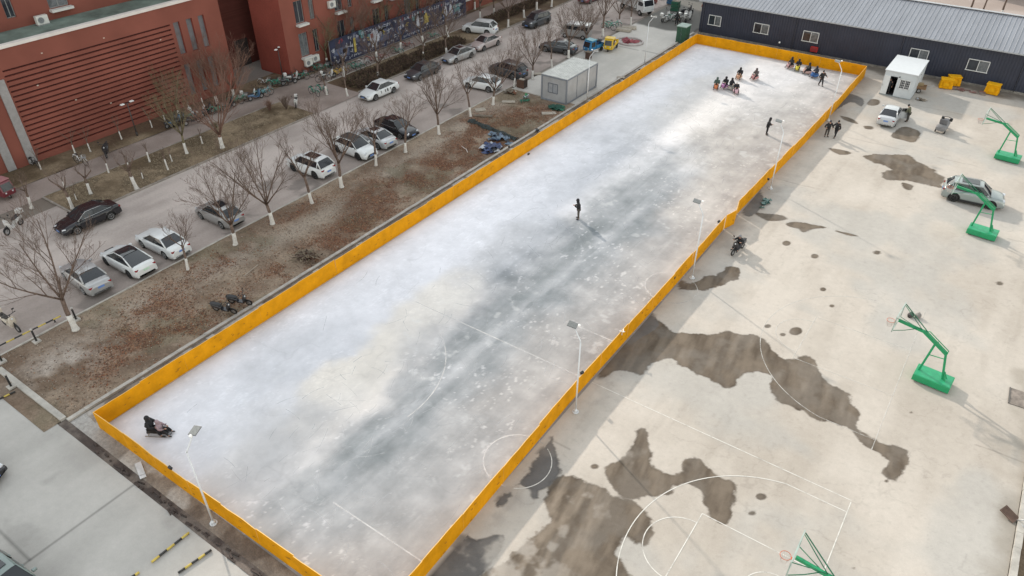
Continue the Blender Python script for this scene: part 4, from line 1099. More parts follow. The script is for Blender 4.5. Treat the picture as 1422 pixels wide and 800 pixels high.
    for wx in (-s['wb'], s['wb']):
        for sg in (-1, 1):
            b = MB(); b.tube([(wx, sg * (hw - .22), r), (wx, sg * (hw - .205), r), (wx, sg * (hw - .02), r), (wx, sg * (hw - .0), r)], [r - .03, r, r, r - .04], 20); wh = b.build('wheel', tyre_m, t)
            b = MB(); b.disc((wx, sg * (hw + .004), r), r * .62, .012, 'Y', 18, 1)
            for q in range(5):
                a = 2 * PI * q / 5 + .3; b.bar((wx, sg * (hw + .014), r), (wx + math.cos(a) * r * .6, sg * (hw + .010), r + math.sin(a) * r * .6), .05, .012)
            b.torus((wx, sg * (hw + .006), r), r * .62, .018, 'Y', 18, 4)
            b.build('rim', [rimm, under_m], wh)
    zf = interp(s['top'], L / 2 - .2)
    for sg in (-1, 1):
        b = MB(); b.box(L / 2 - .20, sg * (hw * .66), zf - .075, .26, .30, .10, sg * -.35, 0, .35); b.build('headlight', lampw, t, .02)
        b = MB(); b.box(-L / 2 + .10, sg * (hw * .66), interp(s['top'], -L / 2 + .1) - .17, .16, .34, .12, sg * .28); b.build('tail_light', lampr, t, .02)
        b = MB(); b.box(cx - .22, sg * (hw + .06), cz + .07, .16, .20, .12); b.build('wing_mirror', pm, t, .03)
    b = MB(); b.box(L / 2 - .01, 0, .46, .05, .9, .16); b.box(L / 2 + .0, 0, .58, .04, .7, .06); b.build('grille', trim_m, t, .01)
    for sx in (1, -1):
        b = MB(); b.box(sx * (L / 2 + .015), 0, .46 if sx > 0 else .70, .02, .44, .14); b.build('number_plate', plate or plate_m, t)
    for sg in (-1, 1):
        b = MB()
        for x_ in (.05, -.95): b.box(x_, sg * (hw - .01), cz - .17, .17, .03, .03)
        b.build('door_handle', pm, t)
    return t
CARS = [
 (lambda: car('sedan', P_BLACK, rimm=rim_s, chrome_line=True), -41.33, .5, -92, 'black saloon with chrome window line parked beside the verge, left of the photo'),
 (lambda: car('sedan', P_SILVER), -33.9, -4.0, 176, 'silver saloon at the near left end of the kerb row, red tail lights'),
 (lambda: car('fast', P_WHITE, roof=cglass, rimm=rim_b, plate=plate_w), -33.3, -1.15, 180, 'white fastback car with a black glass roof'),
 (lambda: car('sedan', P_WHITE), -33.33, 1.7, 181, 'white saloon with white roof, right beside the white fastback'),
 (lambda: car('hatch', P_GREYS, sunroof=True), -33.35, 6.8, 180, 'grey silver saloon with dark sunroof standing alone under two bare trees'),
 (lambda: car('suv', P_WHITE, rimm=rim_b, sunroof=True), -33.7, 16.75, 181, 'short white car with black wheels and square tail, parked alone'),
 (lambda: car('cross', P_WHITE, roof=trim_m, rimm=rim_b), -33.2, 21.6, -2, 'white crossover with black roof facing the rink'),
 (lambda: car('sedan', P_BRSIL, sunroof=True), -33.25, 24.3, 177, 'pale silver saloon squeezed between the white crossover and the black saloon'),
 (lambda: car('sedan', P_BLACK, sunroof=True), -33.05, 27.2, -3, 'black saloon facing the rink next to the pale silver saloon'),
 (lambda: car('sedan', P_WHITE, stripes=True), -41.2, 33.45, -92, 'white saloon with dark stripes on its doors beside the brown hedge'),
 (lambda: car('sedan', P_DARK), -41.2, 40.7, -91, 'dark grey saloon behind bare branches, behind the striped white saloon'),
 (lambda: car('sedan', P_SILVER, sunroof=True), -41.25, 47.4, -95, 'silver saloon in the far kerb row in front of the champagne saloon'),
 (lambda: car('sedan', P_PINK), -41.3, 53.0, -93, 'champagne saloon half hidden behind twigs, below the white estate'),
 (lambda: car('suv', P_WHITE, rails=True), -45.4, 57.3, -166, 'white estate car turned across the verge near the end of the poster hoarding'),
 (lambda: car('suv', P_DARK, rimm=rim_b, rails=True), -41.1, 64.4, -94, 'charcoal off-road car driving on the street at the top of the photo'),
 (lambda: car('hatch', P_WHITE), -33.3, 41.5, -172, 'small white car behind the first trees left of the container'),
 (lambda: car('suv', P_DARK), -33.2, 46.4, 177, 'dark grey off-road car parked right behind the small white car'),
 (lambda: car('sedan', P_DARK, chrome_line=True), -32.9, 56.8, -172, 'dark saloon parked between the container and the white minivan'),
 (lambda: car('sedan', P_RED), -41.2, 79.2, -92, 'dark red car at the very top edge on the street'),
 (lambda: car('sedan', P_BRSIL), 5.75, 58.2, 91, 'silver white saloon seen from behind on the concrete, right door open'),
 (lambda: car('suv', paint('paint_green_silver', (.27, .305, .30), .3), sunroof=True, rails=True, rimm=rim_b, clad=True), 15.2, 44.5, 6, 'silver four-wheel drive with dark roof window on the right side of the court'),
]
for mk, x, y, h, lb in CARS:
    o = mk(); o.location = (x, y, .015); o.rotation_euler = (0, 0, R_(h)); o['label'] = lb; o['group'] = 'parked cars'
# open door of the white saloon
for o in bpy.data.objects:
    if o.get('label', '').startswith('silver white saloon seen from behind'):
        b = MB(); b.box(.58, -1.25, .62, .95, .06, .75, -1.0); d_ = b.build('open_door', P_BRSIL, o, .02)
        b = MB(); b.box(.50, -1.22, 1.18, .75, .03, .34, -1.0); b.build('window', cglass, d_)
o = car('suv', P_GREEN, sunroof=True, rimm=rim_b); gp = G(48, 791, 1.13); o.location = (gp.x - .84, gp.y - 1.08, .015); o.rotation_euler = (0, 0, R_(5)); o['label'] = 'grey green off-road car cut off at the bottom left corner'; o['group'] = 'parked cars'; GREEN_CAR = o
o = car('sedan', P_BLACK); o.location = (*G(-60, 668)[:2], .015); o.rotation_euler = (0, 0, R_(30)); o['label'] = 'black car whose nose just enters at the left edge, above the bottom corner'; o['group'] = 'parked cars'

def minivan():
    t = thing('minivan', 'white and grey minivan with a flat nose behind the dark saloon', 'van')
    W, L = 1.6, 3.9
    b = MB(); prof = [(-1.95, .3), (1.5, .3), (1.95, .38), (1.98, .75), (1.75, 1.0), (1.25, 1.72), (.95, 1.82), (-1.8, 1.85), (-1.95, 1.7)]
    b.slab(prof, -W / 2, W / 2, 0); b.build('body', P_GREYS, t, .06)
    b = MB(); b.slab([(1.15, 1.74), (.95, 1.85), (-1.75, 1.88), (-1.8, 1.80)], -W / 2 + .06, W / 2 - .06); b.build('roof', P_WHITE, t, .03)
    b = MB(); b.add([(1.78, -.68, 1.02), (1.78, .68, 1.02), (1.29, .62, 1.68), (1.29, -.62, 1.68)], [(0, 1, 2, 3)]); o = b.build('windscreen', cglass, t)
    for sg in (-1, 1):
        b = MB()
        for a, c_ in ((.35, 1.2), (-.7, .2), (-1.75, -.85)): b.box((a + c_) / 2, sg * (W / 2 + .01), 1.38, c_ - a, .02, .45)
        b.build('side_window', cglass, t)
        b = MB(); b.box(1.96, sg * .6, .72, .06, .28, .18); b.build('headlight', lampw, t, .01)
        for wx in (-1.15, 1.3):
            b = MB(); b.tube([(wx, sg * (W / 2 - .16), .29), (wx, sg * (W / 2 + .02), .29)], .29, 16); wh = b.build('wheel', tyre_m, t)
            b = MB(); b.disc((wx, sg * (W / 2 + .025), .29), .16, .02, 'Y', 12); b.build('rim', rim_s, wh)
    b = MB(); b.box(-1.97, 0, 1.4, .02, 1.2, .45); b.build('rear_window', cglass, t)
    return t
o = minivan(); o.location = (-34.0, 63.0, .015); o.rotation_euler = (0, 0, R_(-168))
def truck():
    t = thing('box_truck', 'white light truck with pale body parked at the top edge behind the trees', 'truck')
    b = MB(); b.slab([(1.4, .55), (2.9, .55), (3.0, 1.3), (2.7, 2.15), (2.45, 2.25), (1.4, 2.25)], -.95, .95); b.build('cab', P_WHITE, t, .05)
    b = MB(); b.add([(3.0, -.8, 1.38), (3.0, .8, 1.38), (2.74, .75, 2.1), (2.74, -.75, 2.1)], [(0, 1, 2, 3)]); b.build('windscreen', cglass, t)
    b = MB(); b.box(-.9, 0, 1.75, 4.3, 2.0, 1.9); b.build('cargo_box', mat('cargo_box_pale', (.45, .46, .46), .5, var=.1), t, .02)
    b = MB(); b.box(.2, 0, .6, 5.0, .9, .2); b.build('chassis', under_m, t)
    for sg in (-1, 1):
        b = MB(); b.box(2.15, sg * .96, 1.65, .85, .02, .55); b.build('side_window', cglass, t)
        b = MB(); b.box(2.97, sg * .7, .85, .08, .3, .18); b.build('headlight', lampw, t)
        b = MB(); b.box(2.85, sg * 1.1, 1.7, .08, .14, .35); b.build('wing_mirror', trim_m, t)
        for wx in (-1.9, 2.15):
            b = MB(); b.tube([(wx, sg * .7, .4), (wx, sg * .97, .4)], .4, 16); wh = b.build('wheel', tyre_m, t)
            b = MB(); b.disc((wx, sg * .98, .4), .2, .02, 'Y', 12); b.build('rim', rim_s, wh)
    return t
o = truck(); o.location = (-33.2, 78.2, .015); o.rotation_euler = (0, 0, R_(-25))

# ------------------------------------------------------------------ tricycles, scooters, bicycles
def wheel2(t, x, y, r, wd=.08, name='wheel', rimm=None):
    b = MB(); b.torus((x, y, r), r - wd / 2, wd / 2, 'Y', 20, 6); wh = b.build(name, tyre_m, t)
    b = MB(); b.disc((x, y, r), r * .55, wd * .5, 'Y', 12); b.build('rim', rimm or rim_s, wh)
def cargo_trike(pm, label, roofm_=None):
    t = thing('cargo_tricycle', label, 'tricycle'); roofm_ = roofm_ or pm
    b = MB(); b.slab([(.35, .35), (1.35, .35), (1.45, .8), (1.2, 1.45), (1.05, 1.55), (.2, 1.55), (.2, .35)], -.55, .55); b.build('cab', pm, t, .04)
    b = MB(); b.box(.62, 0, 1.6, 1.0, 1.18, .06); b.build('roof', roofm_, t, .02)
    b = MB(); b.add([(1.46, -.45, .86), (1.46, .45, .86), (1.24, .42, 1.42), (1.24, -.42, 1.42)], [(0, 1, 2, 3)]); b.build('windscreen', cglass, t)
    for sg in (-1, 1):
        b = MB(); b.box(.72, sg * .555, 1.1, .7, .02, .6); b.build('side_opening', cglass, t)
        b = MB(); b.sphere((1.42, sg * .3, .68), .08, (.6, 1, 1), 8, 6); b.build('headlight', lampw, t)
        b = MB(); b.tube([(-.85, sg * .48, .27), (-.85, sg * .60, .27)], .27, 14); b.build('wheel', tyre_m, t)
    wheel2(t, 1.15, 0, .25, .1)
    b = MB(); b.box(-.62, 0, .52, 1.5, 1.15, .06)
    for sg in (-1, 1): b.box(-.62, sg * .56, .72, 1.5, .04, .38); b.box(-.62 + sg * .74, 0, .72, .04, 1.15, .38)
    b.build('cargo_bed', pm, t, .01)
    b = MB(); b.box(-.1, 0, .36, 2.4, .4, .14); b.build('chassis', under_m, t)
    return t
o = cargo_trike(mat('blue_paint', (.02, .16, .34), .4, var=.1), 'blue cargo tricycle with a cab, left of the yellow cargo tricycle', mat('teal_roof', (.10, .32, .40), .4)); o.location = (*G(824, 72)[:2], .06); o.rotation_euler = (0, 0, R_(-100))
b = MB(); rnd = random.Random(9)
for i in range(9): b.box(rnd.uniform(-1.2, -.1), rnd.uniform(-.4, .4), rnd.uniform(.85, 1.35), rnd.uniform(.3, .6), rnd.uniform(.2, .5), rnd.uniform(.1, .35), rnd.uniform(0, 3), mi=i % 3)
l = b.build('bundled_goods', [mat('goods_blue', (.03, .06, .14), .7, var=.3), mat('goods_grey', (.12, .12, .13), .7), black_p]); l.location = o.location; l.rotation_euler = o.rotation_euler; tag(l, 'dark bundle of goods loaded on the blue cargo tricycle', 'load')
o = cargo_trike(mat('yellow_paint', (.62, .40, .01), .4, var=.08), 'bright yellow cargo tricycle with a cab on the concrete yard'); o.location = (*G(848, 69)[:2], .06); o.rotation_euler = (0, 0, R_(-78))
b = MB()
for i in range(5): b.sphere((rnd.uniform(-1.1, -.2), rnd.uniform(-.3, .3), .85), rnd.uniform(.18, .3), (1, 1, .6), 8, 5)
l = b.build('white_sacks', mat('sack_white', (.6, .58, .54), .8)); l.location = o.location; l.rotation_euler = o.rotation_euler; tag(l, 'white sacks loaded on the bright yellow cargo tricycle', 'sacks')
def red_trike():
    t = cargo_trike(P_RED, 'dark red tricycle with a pale roof cut off by the left edge', mat('trike_roof', (.35, .16, .17), .6)); return t
o = red_trike(); o.location = (*G(2, 272)[:2], .02); o.rotation_euler = (0, 0, R_(10))
# tricycle under its grey cover
cov = mat('grey_cover_cloth', (.20, .195, .20), .8, var=.14, scale=4, bump=.6, bscale=9)
t = thing('covered_tricycle', 'grey three-wheeled scooter with folded grey rain apron, alone on the concrete', 'tricycle', (*G(1308, 181)[:2], .02), R_(84))
def loft(b, secs, n=14, mi=0, sup=2.6):
    V = []; F = []
    for (x, hw_, z0, z1) in secs:
        for k in range(n):
            a = 2 * PI * k / n; c_ = math.cos(a); s_ = math.sin(a); q = 2 / sup
            V.append((x, hw_ * math.copysign(abs(c_) ** q, c_), (z0 + z1) / 2 + (z1 - z0) / 2 * math.copysign(abs(s_) ** q, s_)))
    for i in range(len(secs) - 1):
        for k in range(n): a = i * n + k; c_ = i * n + (k + 1) % n; F.append((a, c_, c_ + n, a + n))
    b.add(V, F, mi, True); b.add(V[:n], [tuple(range(n))], mi); b.add(V[-n:], [tuple(range(n))[::-1]], mi)
b = MB(); loft(b, [(-1.05, .46, .25, .62), (-.95, .5, .2, .85), (-.4, .5, .22, .8), (-.1, .44, .25, .72), (.25, .42, .25, .75), (.55, .42, .3, .95), (.8, .34, .35, 1.0), (.95, .24, .4, .9)]); b.build('body', cov, t)
b = MB(); b.box(-.5, 0, .95, .45, .7, .28, ry=.1); b.box(-.75, 0, 1.15, .12, .7, .45, ry=-.15); b.build('seat', mat('grey_seat', (.13, .13, .14), .7, var=.1), t, .05)
b = MB(); b.tube([(.7, -.42, 1.1), (.72, 0, 1.15), (.7, .42, 1.1)], .03, 6); b.box(.62, -.38, .98, .2, .24, .3); b.box(.62, .38, .98, .2, .24, .3); b.build('handlebar', black_p, t)
for sg in (-1, 1): wheel2(t, -.85, sg * .42, .22, .1)
wheel2(t, .95, 0, .22, .1)

def scooter(pm, seatm, box=True):
    t = thing('electric_scooter', '', 'scooter')
    wheel2(t, .62, 0, .24, .09); wheel2(t, -.58, 0, .24, .10)
    b = MB(); loft(b, [(-.80, .08, .48, .60), (-.70, .15, .42, .68), (-.30, .16, .36, .66), (-.1, .13, .28, .50)], 12); b.box(.12, 0, .30, .5, .26, .08)
    loft(b, [(.30, .12, .28, .36), (.36, .18, .3, .75), (.44, .2, .42, .95), (.50, .12, .6, 1.0)], 12); b.build('body', pm, t)
    b = MB(); loft(b, [(-.78, .10, .66, .72), (-.6, .14, .64, .76), (-.25, .13, .62, .74), (-.05, .09, .62, .68)], 10); b.build('seat', seatm, t)
    b = MB(); b.tube([(.46, 0, .85), (.40, 0, 1.04)], .03, 6); b.tube([(.34, -.32, 1.04), (.42, -.1, 1.06), (.42, .1, 1.06), (.34, .32, 1.04)], .018, 6); b.sphere((.34, -.33, 1.04), .03); b.sphere((.34, .33, 1.04), .03)
    hb = b.build('handlebar', black_p, t); b = MB()
    for s in (-1, 1):
        b = MB(); b.bar((.38, s * .2, 1.05), (.36, s * .26, 1.22), .012); b.box(.36, s * .28, 1.24, .02, .12, .08); b.build('mirror', black_p, hb)
    b = MB(); loft(b, [(.50, .05, .80, .88), (.54, .05, .78, .90), (.56, .03, .8, .88)], 8); b.build('headlight', lampw, t)
    b = MB(); b.tube([(.60, 0, .24), (.48, 0, .6)], .035, 6); b.build('fork', black_p, t)
    b = MB(); b.torus((.62, 0, .24), .27, .03, 'Y', 8, 5, 0, 2.2, .4); b.build('mudguard', black_p, t)
    b = MB(); b.bar((-.58, .08, .24), (-.4, .08, .45), .04); b.build('shock_absorber', black_p, t)
    if box: b = MB(); b.box(-.80, 0, .86, .32, .34, .28); b.build('top_box', pm, t, .04)
    return t
def bicycle(pm, basket=True):
    t = thing('bicycle', '', 'bicycle'); r = .31
    for x in (-.52, .52):
        b = MB(); b.torus((x, 0, r), r, .022, 'Y', 22, 4); wh = b.build('wheel', tyre_m, t)
        b = MB()
        for i in range(8): a = PI * i / 8; b.bar((x - math.cos(a) * r, 0, r - math.sin(a) * r), (x + math.cos(a) * r, 0, r + math.sin(a) * r), .004)
        b.build('spokes', steel, wh)
    b = MB(); bb = (-.08, 0, .27)
    for p, q in (((.36, 0, .78), bb), (bb, (-.22, 0, .72)), (bb, (-.52, 0, r)), ((-.52, 0, r), (-.20, 0, .62)), ((.34, 0, .86), (.52, 0, r)), ((.36, 0, .70), (-.18, 0, .55))): b.tube([p, q], .024, 6)
    b.build('frame', pm, t)
    b = MB(); b.tube([(.33, 0, .84), (.30, 0, .98)], .015, 5); b.tube([(.16, -.27, 1.0), (.30, -.1, 1.0), (.30, .1, 1.0), (.16, .27, 1.0)], .014, 5); b.build('handlebar', black_p, t)
    b = MB(); loft(b, [(-.38, .09, .80, .85), (-.28, .09, .80, .86), (-.08, .03, .81, .84)], 8); b.tube([(-.22, 0, .7), (-.25, 0, .8)], .014, 5); b.build('saddle', black_p, t)
    b = MB()
    for s in (-1, 1): b.torus((s * .52, 0, r), r + .05, .02, 'Y', 12, 4, 0, PI * .8, .5 if s > 0 else .2)
    b.box(-.50, 0, .72, .34, .12, .02); b.build('mudguard', pm, t)
    if basket:
        b = MB()
        for z in (.70, .80, .90): b.tube([(.40, -.15, z), (.66, -.15, z), (.66, .15, z), (.40, .15, z), (.40, -.15, z)], .008, 4)
        b.box(.53, 0, .69, .26, .30, .01)
        for x in (.40, .53, .66):
            for y in (-.15, .15): b.bar((x, y, .69), (x, y, .91), .008)
        b.build('basket', pm if False else steel, t)
    b = MB(); b.disc((-.08, .04, .27), .08, .01, 'Y', 12); b.bar((-.08, .06, .27), (.06, .06, .2), .02); b.bar((-.08, -.06, .27), (-.22, -.06, .34), .02); b.box(.08, .1, .19, .08, .1, .02); b.box(-.24, -.1, .35, .08, .1, .02); b.build('crank', black_p, t)
    return t
bike_green = mat('bike_green', (.04, .27, .20), .4, var=.1); bike_teal = mat('bike_teal', (.16, .38, .42), .4, var=.1); bike_w = mat('bike_white', (.6, .6, .6), .4); bike_k = mat('bike_black', (.03, .03, .035), .4); bike_y = mat('bike_yellow', (.58, .36, .02), .4); bike_r = mat('bike_red', (.25, .05, .045), .4)
sc_w = paint('scooter_white', (.55, .55, .54)); sc_k = paint('scooter_black', (.025, .025, .03)); sc_b = paint('scooter_blue', (.05, .12, .22)); sc_c = paint('scooter_cream', (.50, .45, .38))
TW = {'bg': ('bg', lambda: bicycle(bike_green), 'bicycle'), 'bt': ('bt', lambda: bicycle(bike_teal), 'b'), 'bw': ('bw', lambda: bicycle(bike_w), 'b'), 'bk': ('bk', lambda: bicycle(bike_k, False), 'b'),
      'by': ('by', lambda: bicycle(bike_y), 'b'), 'br': ('br', lambda: bicycle(bike_r), 'b'), 'sw': ('sw', lambda: scooter(sc_w, black_p), 's'), 'sk': ('sk', lambda: scooter(sc_k, black_p, False), 's'), 'sb': ('sb', lambda: scooter(sc_b, black_p, False), 's'), 'scr': ('scr', lambda: scooter(sc_c, mat('seat_dark', (.04, .035, .03), .6)), 's')}
WHEELS = [  # kind, photo u, v of the ground point, heading, size, label
 ('scr', 18, 457, 4, 1.25, 'cream electric scooter standing alone on the street, left edge below the black saloon'),
 ('sw', 22, 320, -62, 1.3, 'white scooter with black seat at the rounded end of the verge'),
 ('bw', 114, 229, 8, 1.15, 'white bicycle with black tyres standing on the path by the grooved wall'),
 ('sk', 150, 216, -35, 1.2, 'black scooter on the path right of the lone white bicycle'),
 ('bk', 50, 232, 5, 1.0, 'dark bicycle leaning at the foot of the grey pilasters'),
 ('sk', 240, 176, 100, 1.1, 'black scooter, leftmost of the row before the three tall slot windows'),
 ('sb', 246, 175, 95, 1.05, 'blue scooter, second from the left before the three slot windows'),
 ('sk', 252, 174, 102, 1.1, 'black scooter, third from the left before the three slot windows'),
 ('bg', 262, 169, 60, 1.05, 'green bicycle between the black scooters and the white scooter below the slot windows'),
 ('sk', 268, 173, 80, 1.1, 'black scooter standing nose out in front of the green bicycle'),
 ('sw', 279, 162, 75, 1.15, 'white scooter in the middle of the row below the slot windows'),
 ('sk', 289, 161, 95, 1.1, 'black scooter just right of the white scooter below the slot windows'),
 ('bk', 297, 157, 70, 1.1, 'black bicycle behind the forked red-brown tree trunk'),
 ('bg', 304, 158, 60, 1.1, 'green bicycle right of the forked red-brown tree trunk'),
 ('bk', 311, 154, 80, 1.1, 'black bicycle near the right corner of the grooved hall'),
 ('sk', 319, 152, 95, 1.1, 'black scooter at the row end by the hall corner'),
 ('bg', 328, 145, 40, 1.05, 'green bicycle leaning next to the last whitewashed stub of the hall'),
 ('bg', 336, 142, 40, 1.05, 'green bicycle left of the white scooter near the passage'),
 ('sw', 349, 138, 70, 1.1, 'white scooter in front of the dark passage'),
 ('sb', 356, 139, 80, 1.1, 'blue scooter in front of the dark passage between the brick buildings'),
 ('bt', 364, 136, 60, 1.1, 'pale teal bicycle at the right of the passage row'),
 ('bt', 369, 133, 60, 1.1, 'pale teal bicycle nearest the dark street lamp by the brick block'),
 ('bw', 369, 119, 30, 1.0, 'white bicycle at the corner of the brick block'),
 ('bg', 383, 121, 45, 1.1, 'green bicycle, left one of the pair under the dark street lamp'),
 ('bg', 390, 120, 50, 1.1, 'green bicycle, right one of the pair under the dark street lamp'),
 ('sk', 402, 118, 70, 1.15, 'black scooter next to the two green bicycles under the street lamp'),
 ('sw', 408, 113, 70, 1.1, 'white scooter behind the black scooter under the low air conditioners'),
 ('bg', 419, 111, 40, 1.1, 'green bicycle just right of the low air conditioners'),
 ('bk', 427, 109, 60, 1.1, 'black bicycle right of the green bicycle near the low air conditioners'),
 ('bg', 441, 101, 20, 1.1, 'green bicycle at the left foot of the poster hoarding'),
 ('bg', 449, 99, 25, 1.1, 'green bicycle, second at the left foot of the poster hoarding'),
 ('sk', 463, 95, 15, 1.1, 'black scooter parked against the left end of the poster'),
 ('sk', 471, 91, 20, 1.1, 'black scooter parked against the poster under the pale head shape'),
 ('by', 470, 107, 60, 1.15, 'yellow bicycle by the brown hedge end'),
 ('by', 475, 104, 60, 1.1, 'yellow bicycle closest to the young tree at the hedge end'),
 ('bk', 450, 114, 55, 1.1, 'black bicycle on the path left of the yellow bicycles'),
 ('sw', 457, 110, 75, 1.1, 'white scooter on the path left of the yellow bicycles'),
 ('bg', 437, 133, -5, 1.15, 'green bicycle standing alone on the path before the striped white saloon'),
 ('bg', 448, 130, 0, 1.1, 'green bicycle with a white saddle bag right beside the lone young tree'),
 ('sw', 412, 148, -45, 1.0, 'small pale scooter at the corner of the lawn and the path'),
 ('bg', 492, 99, 15, 1.1, 'green bicycle parked along the hedge below the poster'),
 ('bg', 498, 97, 15, 1.1, 'green bicycle second along the hedge below the poster'),
 ('bw', 506, 93, 15, 1.1, 'white bicycle along the hedge below the poster'),
 ('br', 517, 88, 30, 1.1, 'red bicycle left of the forked tree before the poster'),
 ('br', 531, 84, 30, 1.1, 'red bicycle right of the forked tree before the poster'),
 ('bg', 552, 76, 15, 1.1, 'green bicycle at the foot of the tree in the middle of the poster'),
 ('br', 566, 68, 30, 1.1, 'red bicycle at the right of the middle tree before the poster'),
 ('bg', 601, 55, 20, 1.1, 'green bicycle on the hedge near the right end of the poster'),
 ('bg', 845, 42, 10, 1.3, 'green bicycle under the trees behind the tricycles'), ('bg', 852, 40, 30, 1.3, 'green bicycle, right one of the two behind the tricycles'),
 ('sw', 924, 30, 80, 1.3, 'white scooter, leftmost of the cluster beside the dark hall'), ('bw', 930, 31, 60, 1.3, 'white bicycle, second in the cluster beside the dark hall'), ('bg', 935, 29, 50, 1.2, 'green bicycle in the cluster beside the dark hall'),
 ('sw', 948, 29, 80, 1.3, 'white scooter right behind the standing dark figure near the hall'), ('sw', 955, 30, 90, 1.3, 'white scooter touching the end wall of the dark hall'), ('sk', 953, 22, 60, 1.3, 'black scooter behind the white ones at the hall end wall'),
]
for k_, u, v, h, s_, lb in WHEELS:
    place(TW[k_][0], TW[k_][1], (*G(u, v)[:2], .05), R_(h), lb, s_, 'parked bicycles and scooters')
o = place('sk', None, (*G(314, 435)[:2], .1), R_(20), 'black motor scooter leaning over in the leaves beside the kerb, left of the rink', 1.1); o.rotation_euler = (R_(14), 0, R_(20))
o = place('sk', None, (*G(335, 424)[:2], .1), R_(150), 'black scooter leaning just behind the other one in the leaves beside the kerb', 1.05); o.rotation_euler = (R_(12), 0, R_(25))
# ------------------------------------------------------------------ bare trees
bark = mat('bark', (.145, .106, .087), .95, var=.3, scale=7, spec=.15)
bark_r = mat('bark_red', (.19, .115, .09), .95, var=.25, scale=7, spec=.15)
bark_y = mat('bark_green', (.17, .145, .09), .95, var=.25, scale=7, spec=.15)
lime = mat('whitewash', (.58, .56, .53), .9, var=.12, scale=6)
def tree(seed, H=5.6, r0=.12, fork=.36, spread=.75, limbs=5, lv=4, bm=bark, dense=1.0, white=1.05, stub=False, twig=.007, lean=.06):
    rnd = random.Random(seed)
    t = thing('bare_tree', '', 'tree', group=None)
    trk = MB(); tw = MB()
    fz = H * fork
    lx, ly = rnd.uniform(-lean, lean), rnd.uniform(-lean, lean)
    P = [Vector((lx * z + .03 * math.sin(z * 2 + seed), ly * z + .03 * math.cos(z * 1.7 + seed), z)) for z in (0, .12, .4, 1.0, fz * .6 if fz > 1.8 else 1.2, fz)]
    P = sorted(P, key=lambda p: p.z)
    R = [r0 * 1.5, r0 * 1.2, r0 * 1.02, r0 * .92, r0 * .85, r0 * .78]
    trk.tube(P, R, 9); top = P[-1]
    ww = MB(); zz = [-.02, .1, .35, white * .7, white]
    ww.tube([(lx * z + .03 * math.sin(z * 2 + seed), ly * z + .03 * math.cos(z * 1.7 + seed), z) for z in zz], [r0 * 1.75, r0 * 1.35, r0 * 1.13, r0 * 1.07, r0 * 1.03], 9, 0, True)
    def grow(p, d, L, r, level):
        n = 4 if level < 2 else 3; pts = [p.copy()]; rad = [r]; q = p.copy(); dd = d.copy()
        for i in range(n):
            dd = (dd + Vector((rnd.uniform(-1, 1), rnd.uniform(-1, 1), rnd.uniform(-.2, .8))) * (.11 if level < 2 else .13)).normalized()
            q = q + dd * L / n; pts.append(q.copy()); rad.append(max(twig * .6, r * (1 - .68 * (i + 1) / n)))
        (trk if level == 0 else tw).tube(pts, rad, 7 if level == 0 else 4 if level == 1 else 3, 0, level < 2)
        if level >= lv: return
        m = {0: 6, 1: 5, 2: 4, 3: 3}[level]; m = max(2, int(round(m * dense)))
        for i in range(m):
            f = .22 + .72 * (i + rnd.random() * .8) / m; f = min(f, .98); j = min(int(f * n), n - 1); b0 = pts[j].lerp(pts[j + 1], f * n - j)
            dl = (pts[j + 1] - pts[j]).normalized(); o = dl.orthogonal().normalized(); o.rotate(Matrix.Rotation(rnd.uniform(0, 2 * PI), 3, dl))
            nd = (dl + o * rnd.uniform(.35, .8) + Vector((0, 0, .16))).normalized()
            grow(b0, nd, L * rnd.uniform(.45, .72) * (1.05 - .4 * f), max(twig, rad[j] * .5), level + 1)
    a0 = rnd.uniform(0, 6.28)
    for i in range(limbs):
        a = a0 + 2 * PI * i / limbs + rnd.uniform(-.4, .4); s = spread * rnd.uniform(.6, 1.2)
        d = Vector((math.cos(a) * s, math.sin(a) * s, 1)).normalized()
        st = top - Vector((0, 0, rnd.uniform(0, fz * .18)))
        if stub:
            L = H * rnd.uniform(.22, .36); e = st + d * L; m_ = st + d * L * .5 + Vector((rnd.uniform(-.05, .05), rnd.uniform(-.05, .05), 0))
            trk.tube([st, m_, e], [r0 * .6, r0 * .48, r0 * .5], 6)
            for q in range(int(5 * dense)):
                o = Vector((rnd.uniform(-.6, .6), rnd.uniform(-.6, .6), 1)).normalized(); grow(e, o, H * rnd.uniform(.16, .3), twig * 1.3, lv - 1)
        else: grow(st, d, H * (1 - fork) * rnd.uniform(.62, .85), r0 * .44, 0)
    tr_ = trk.build('trunk', bm, t); tw.build('crown', bm, t); ww.build('whitewash_band', lime, t)
    return t
